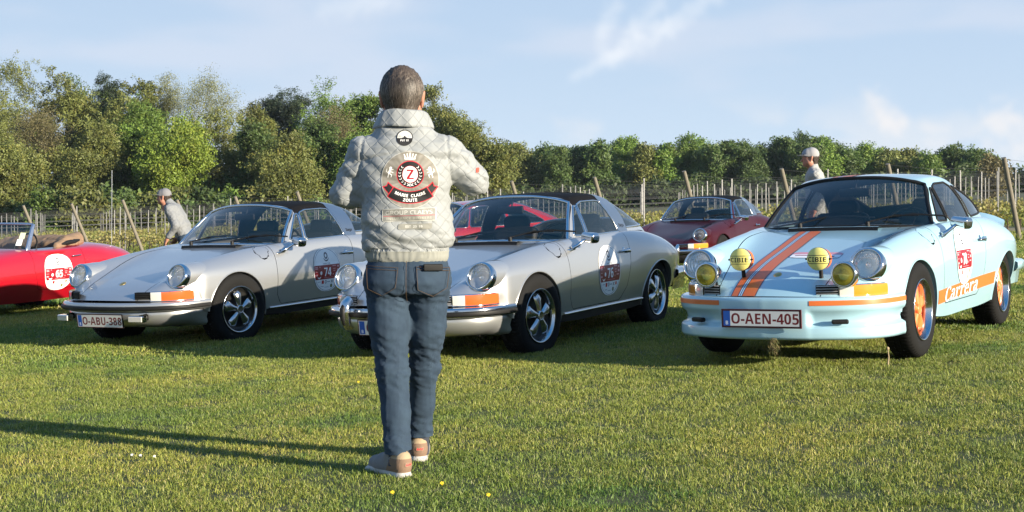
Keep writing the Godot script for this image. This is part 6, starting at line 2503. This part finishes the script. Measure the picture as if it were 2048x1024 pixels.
	for s in [0, 24]: fr.tube([rows[0][s] + V(.012, -.03, 0), rows[8][s] + V(.012, 0, 0)], [.030, .020], 8)
	obj("windscreen_frame", fr, mat(lin(.38, .43, .52), .25, .9), car)
	for q in [[.86, .55, lin(.62, .68, .45)], [.84, .3, lin(.75, .78, .8)]]:
		var sg := G.new()
		var t: float = q[0]
		var pts := []
		for e in [[-.055, -.075], [.055, -.075], [.055, .075], [-.055, .075]]:
			var tt: float = t + e[0]; var rr: float = q[1] + e[1] * 1.6
			pts.append(sg.p(V(1.14 + .16 * tt * tt, .825 - .03 * tt * tt, .63 * tt).lerp(V(1.38 + .10 * tt * tt, 1.125 - .02 * tt * tt, .56 * tt), rr) + V(-.004, .003, 0)))
		sg.quad(pts[0], pts[1], pts[2], pts[3])
		obj("screen_sticker", sg, mat(q[2], .5), car)
	# folded hood: a soft roll round the cockpit's back, with a loose flap
	var hf := Field.new()
	hf.start(V(1.7, .72, -.72), V(2.62, 1.06, .72), .016, .05)
	hf.capsule(V(2.05, .86, -.52), V(2.05, .86, .52), .075, .075)
	hf.capsule(V(2.25, .87, -.46), V(2.25, .87, .46), .07, .07)
	hf.capsule(V(2.05, .86, .52), V(1.80, .83, .60), .07, .04)
	hf.capsule(V(2.05, .86, -.52), V(1.80, .83, -.60), .07, .04)
	hf.capsule(V(2.25, .87, .44), V(2.42, .90, .36), .07, .05)
	hf.capsule(V(2.25, .87, -.44), V(2.42, .88, -.36), .07, .05)
	hf.capsule(V(2.15, .86, -.50), V(2.15, .86, .50), .085, .085)
	hf.capsule(V(2.36, .88, -.40), V(2.36, .885, .40), .06, .06)
	hf.capsule(V(2.20, .90, .46), V(2.40, .935, .34), .06, .05)
	hf.capsule(V(2.2, .86, -.32), V(2.2, .86, .32), .085, .085, V(1.9, .9, 1))
	hf.capsule(V(1.95, .84, -.5), V(1.95, .84, .5), .05, .05)
	var hood := displace(hf.mesh(), func(q, _n): return .02 * wr.get_noise_3dv(q * .9) + .006 * wr2.get_noise_3dv(q))
	obj("folded_hood", hood, mat(lin(.20, .13, .08), .85), car)
	var fl := G.new()
	fl.tube([V(1.86, .845, .62), V(1.98, .86, .60), V(2.10, .87, .585), V(2.22, .885, .56)], [.010, .03, .032, .012], 8)
	obj("hood_strap", fl, M.black, car)
	var hd := G.new()
	hd.tube([V(1.86, .70, .80), V(1.88, .703, .82), V(1.98, .71, .82), V(2.0, .712, .80)], .009, 8)
	obj("door_handle", hd, M.chrome, car)
	var ctr := Vector2(1.63, .525)
	var r := .215
	var st: G = patch(full, func(q): return maxf(pow(pow(absf((q.x - ctr.x) / r), 2.6) + pow(absf((q.y - ctr.y) / r), 2.6), 1 / 2.6) - 1.0, .4 - q.z), .005, func(q): return Vector2(.5 + (q.x - ctr.x) / r * .5, .5 - (q.y - ctr.y) / r * .5))
	obj("race_number", st, roundel("65"), car)
	var lip := mat(lin(.60, .60, .60), .15, 1.0)
	for x in [0.0, 2.44]:
		for s in [1, -1]:
			wheel(car, x, s, 0, lip, M.black, lip, 0.0, .70)
	var un := G.new()
	un.box(V(1.2, .26, 0), V(3.4, .10, 1.0)); un.box(V(1.2, .24, 0), V(1.5, .05, 1.3))
	obj("underbody", un, M.under, car, 40.0)
	var an := G.new()
	an.tube([V(2.75, .80, .58), V(2.78, 1.75, .60)], .004, 5)
	obj("aerial", an, M.steel, car)


func bits() -> void:
	roadster()
	var r := RandomNumberGenerator.new(); r.seed = 77
	# the torn tuft of turf caught under the light blue car's nose
	var g := G.new()
	for k in 260:
		var a := r.randf() * TAU
		var o := V(r.randfn() * .022, r.randf_range(-.02, .10) - .0, r.randfn() * .02)
		var d := V(cos(a) * .6, r.randf_range(-1.2, .6), sin(a) * .6).normalized() * r.randf_range(.02, .06)
		var s := V(-sin(a), 0, cos(a)) * .0025
		var c: Color = [Color(.10, .12, .03), Color(.22, .17, .08), Color(.16, .15, .05), Color(.12, .08, .04)][k % 4]
		var i0 := g.p(o - s, Vector2.ZERO, c); var i1 := g.p(o + s, Vector2.ZERO, c); var i2 := g.p(o + d, Vector2.ZERO, c)
		g.tri(i0, i1, i2)
	var tuft := obj("turf_clump", g, mat(Color.WHITE, .9, 0.0, {"vertex_color_use_as_albedo": true}))
	tuft.scale = Vector3(.8, .75, .8)
	tuft.position = Vector3(at_px(1546, 8.75), y_px(700, 8.75), -8.75)
	tag(tuft, "torn clump of turf hanging under the light blue car's nose", "turf")
	var s2 := G.new()
	s2.tube([V(0, 0, 0), V(.004, .05, .002), V(-.002, .10, 0)], [.006, .005, .004], 6)
	s2.lathe([Vector2(0, -.01), Vector2(.012, 0), Vector2(.009, .012), Vector2(0, .016)], Transform3D(Basis(), V(-.002, .10, 0)), 8)
	var st := obj("dry_stalk", s2, mat(lin(.30, .24, .15), .9))
	st.position = place(at_px(1776, 9.05), 9.05)
	tag(st, "single pale dry stalk standing by the light blue car's front wheel", "stalk")
	# flowers in the lawn
	var yel := mat(lin(.75, .55, .02), .6)
	var wht := mat(lin(.75, .75, .75), .6)
	var fl := [[884, 962, yel, "yellow flower in the grass right of the man's shoe, the upper one"], [785, 980, yel, "yellow flower in the grass just below the man's shoe"], [977, 985, yel, "yellow flower farther right in the grass near the picture's bottom"], [717, 761, yel, "lone yellow flower in the sunny grass left of the man"], [309, 908, wht, "small white flowers in the grass beside the man's shadow"], [281, 906, wht, "small white flower left of the others beside the man's shadow"], [264, 905, wht, "leftmost small white flower beside the man's shadow"]]
	for q in fl:
		var d = 2825.0 * 1.2 / (q[1] - 382.65)
		var x := at_px(q[0], d)
		d = FPX * (EYE - gy(x, d) - .045) / (q[1] - 382.65)
		x = at_px(q[0], d)
		var f := G.new()
		for k in 7:
			var a := TAU * k / 7.0
			var i0 := f.p(V(0, .004, 0)); var i1 := f.p(V(cos(a - .35), .3, sin(a - .35)) * .009); var i2 := f.p(V(cos(a), .35, sin(a)) * .013); var i3 := f.p(V(cos(a + .35), .3, sin(a + .35)) * .009)
			f.quad(i0, i1, i2, i3)
		f.tube([V(0, .004, 0), V(.002, -.03, -.01)], .001, 4, false)
		var o := obj("flower", f, q[2])
		o.position = place(x, d, .035)
		o.rotation.x = .7
		o.scale = Vector3.ONE * (.75 if q[2] == yel else .6)
		tag(o, q[3], "flower", "small flowers in the lawn")
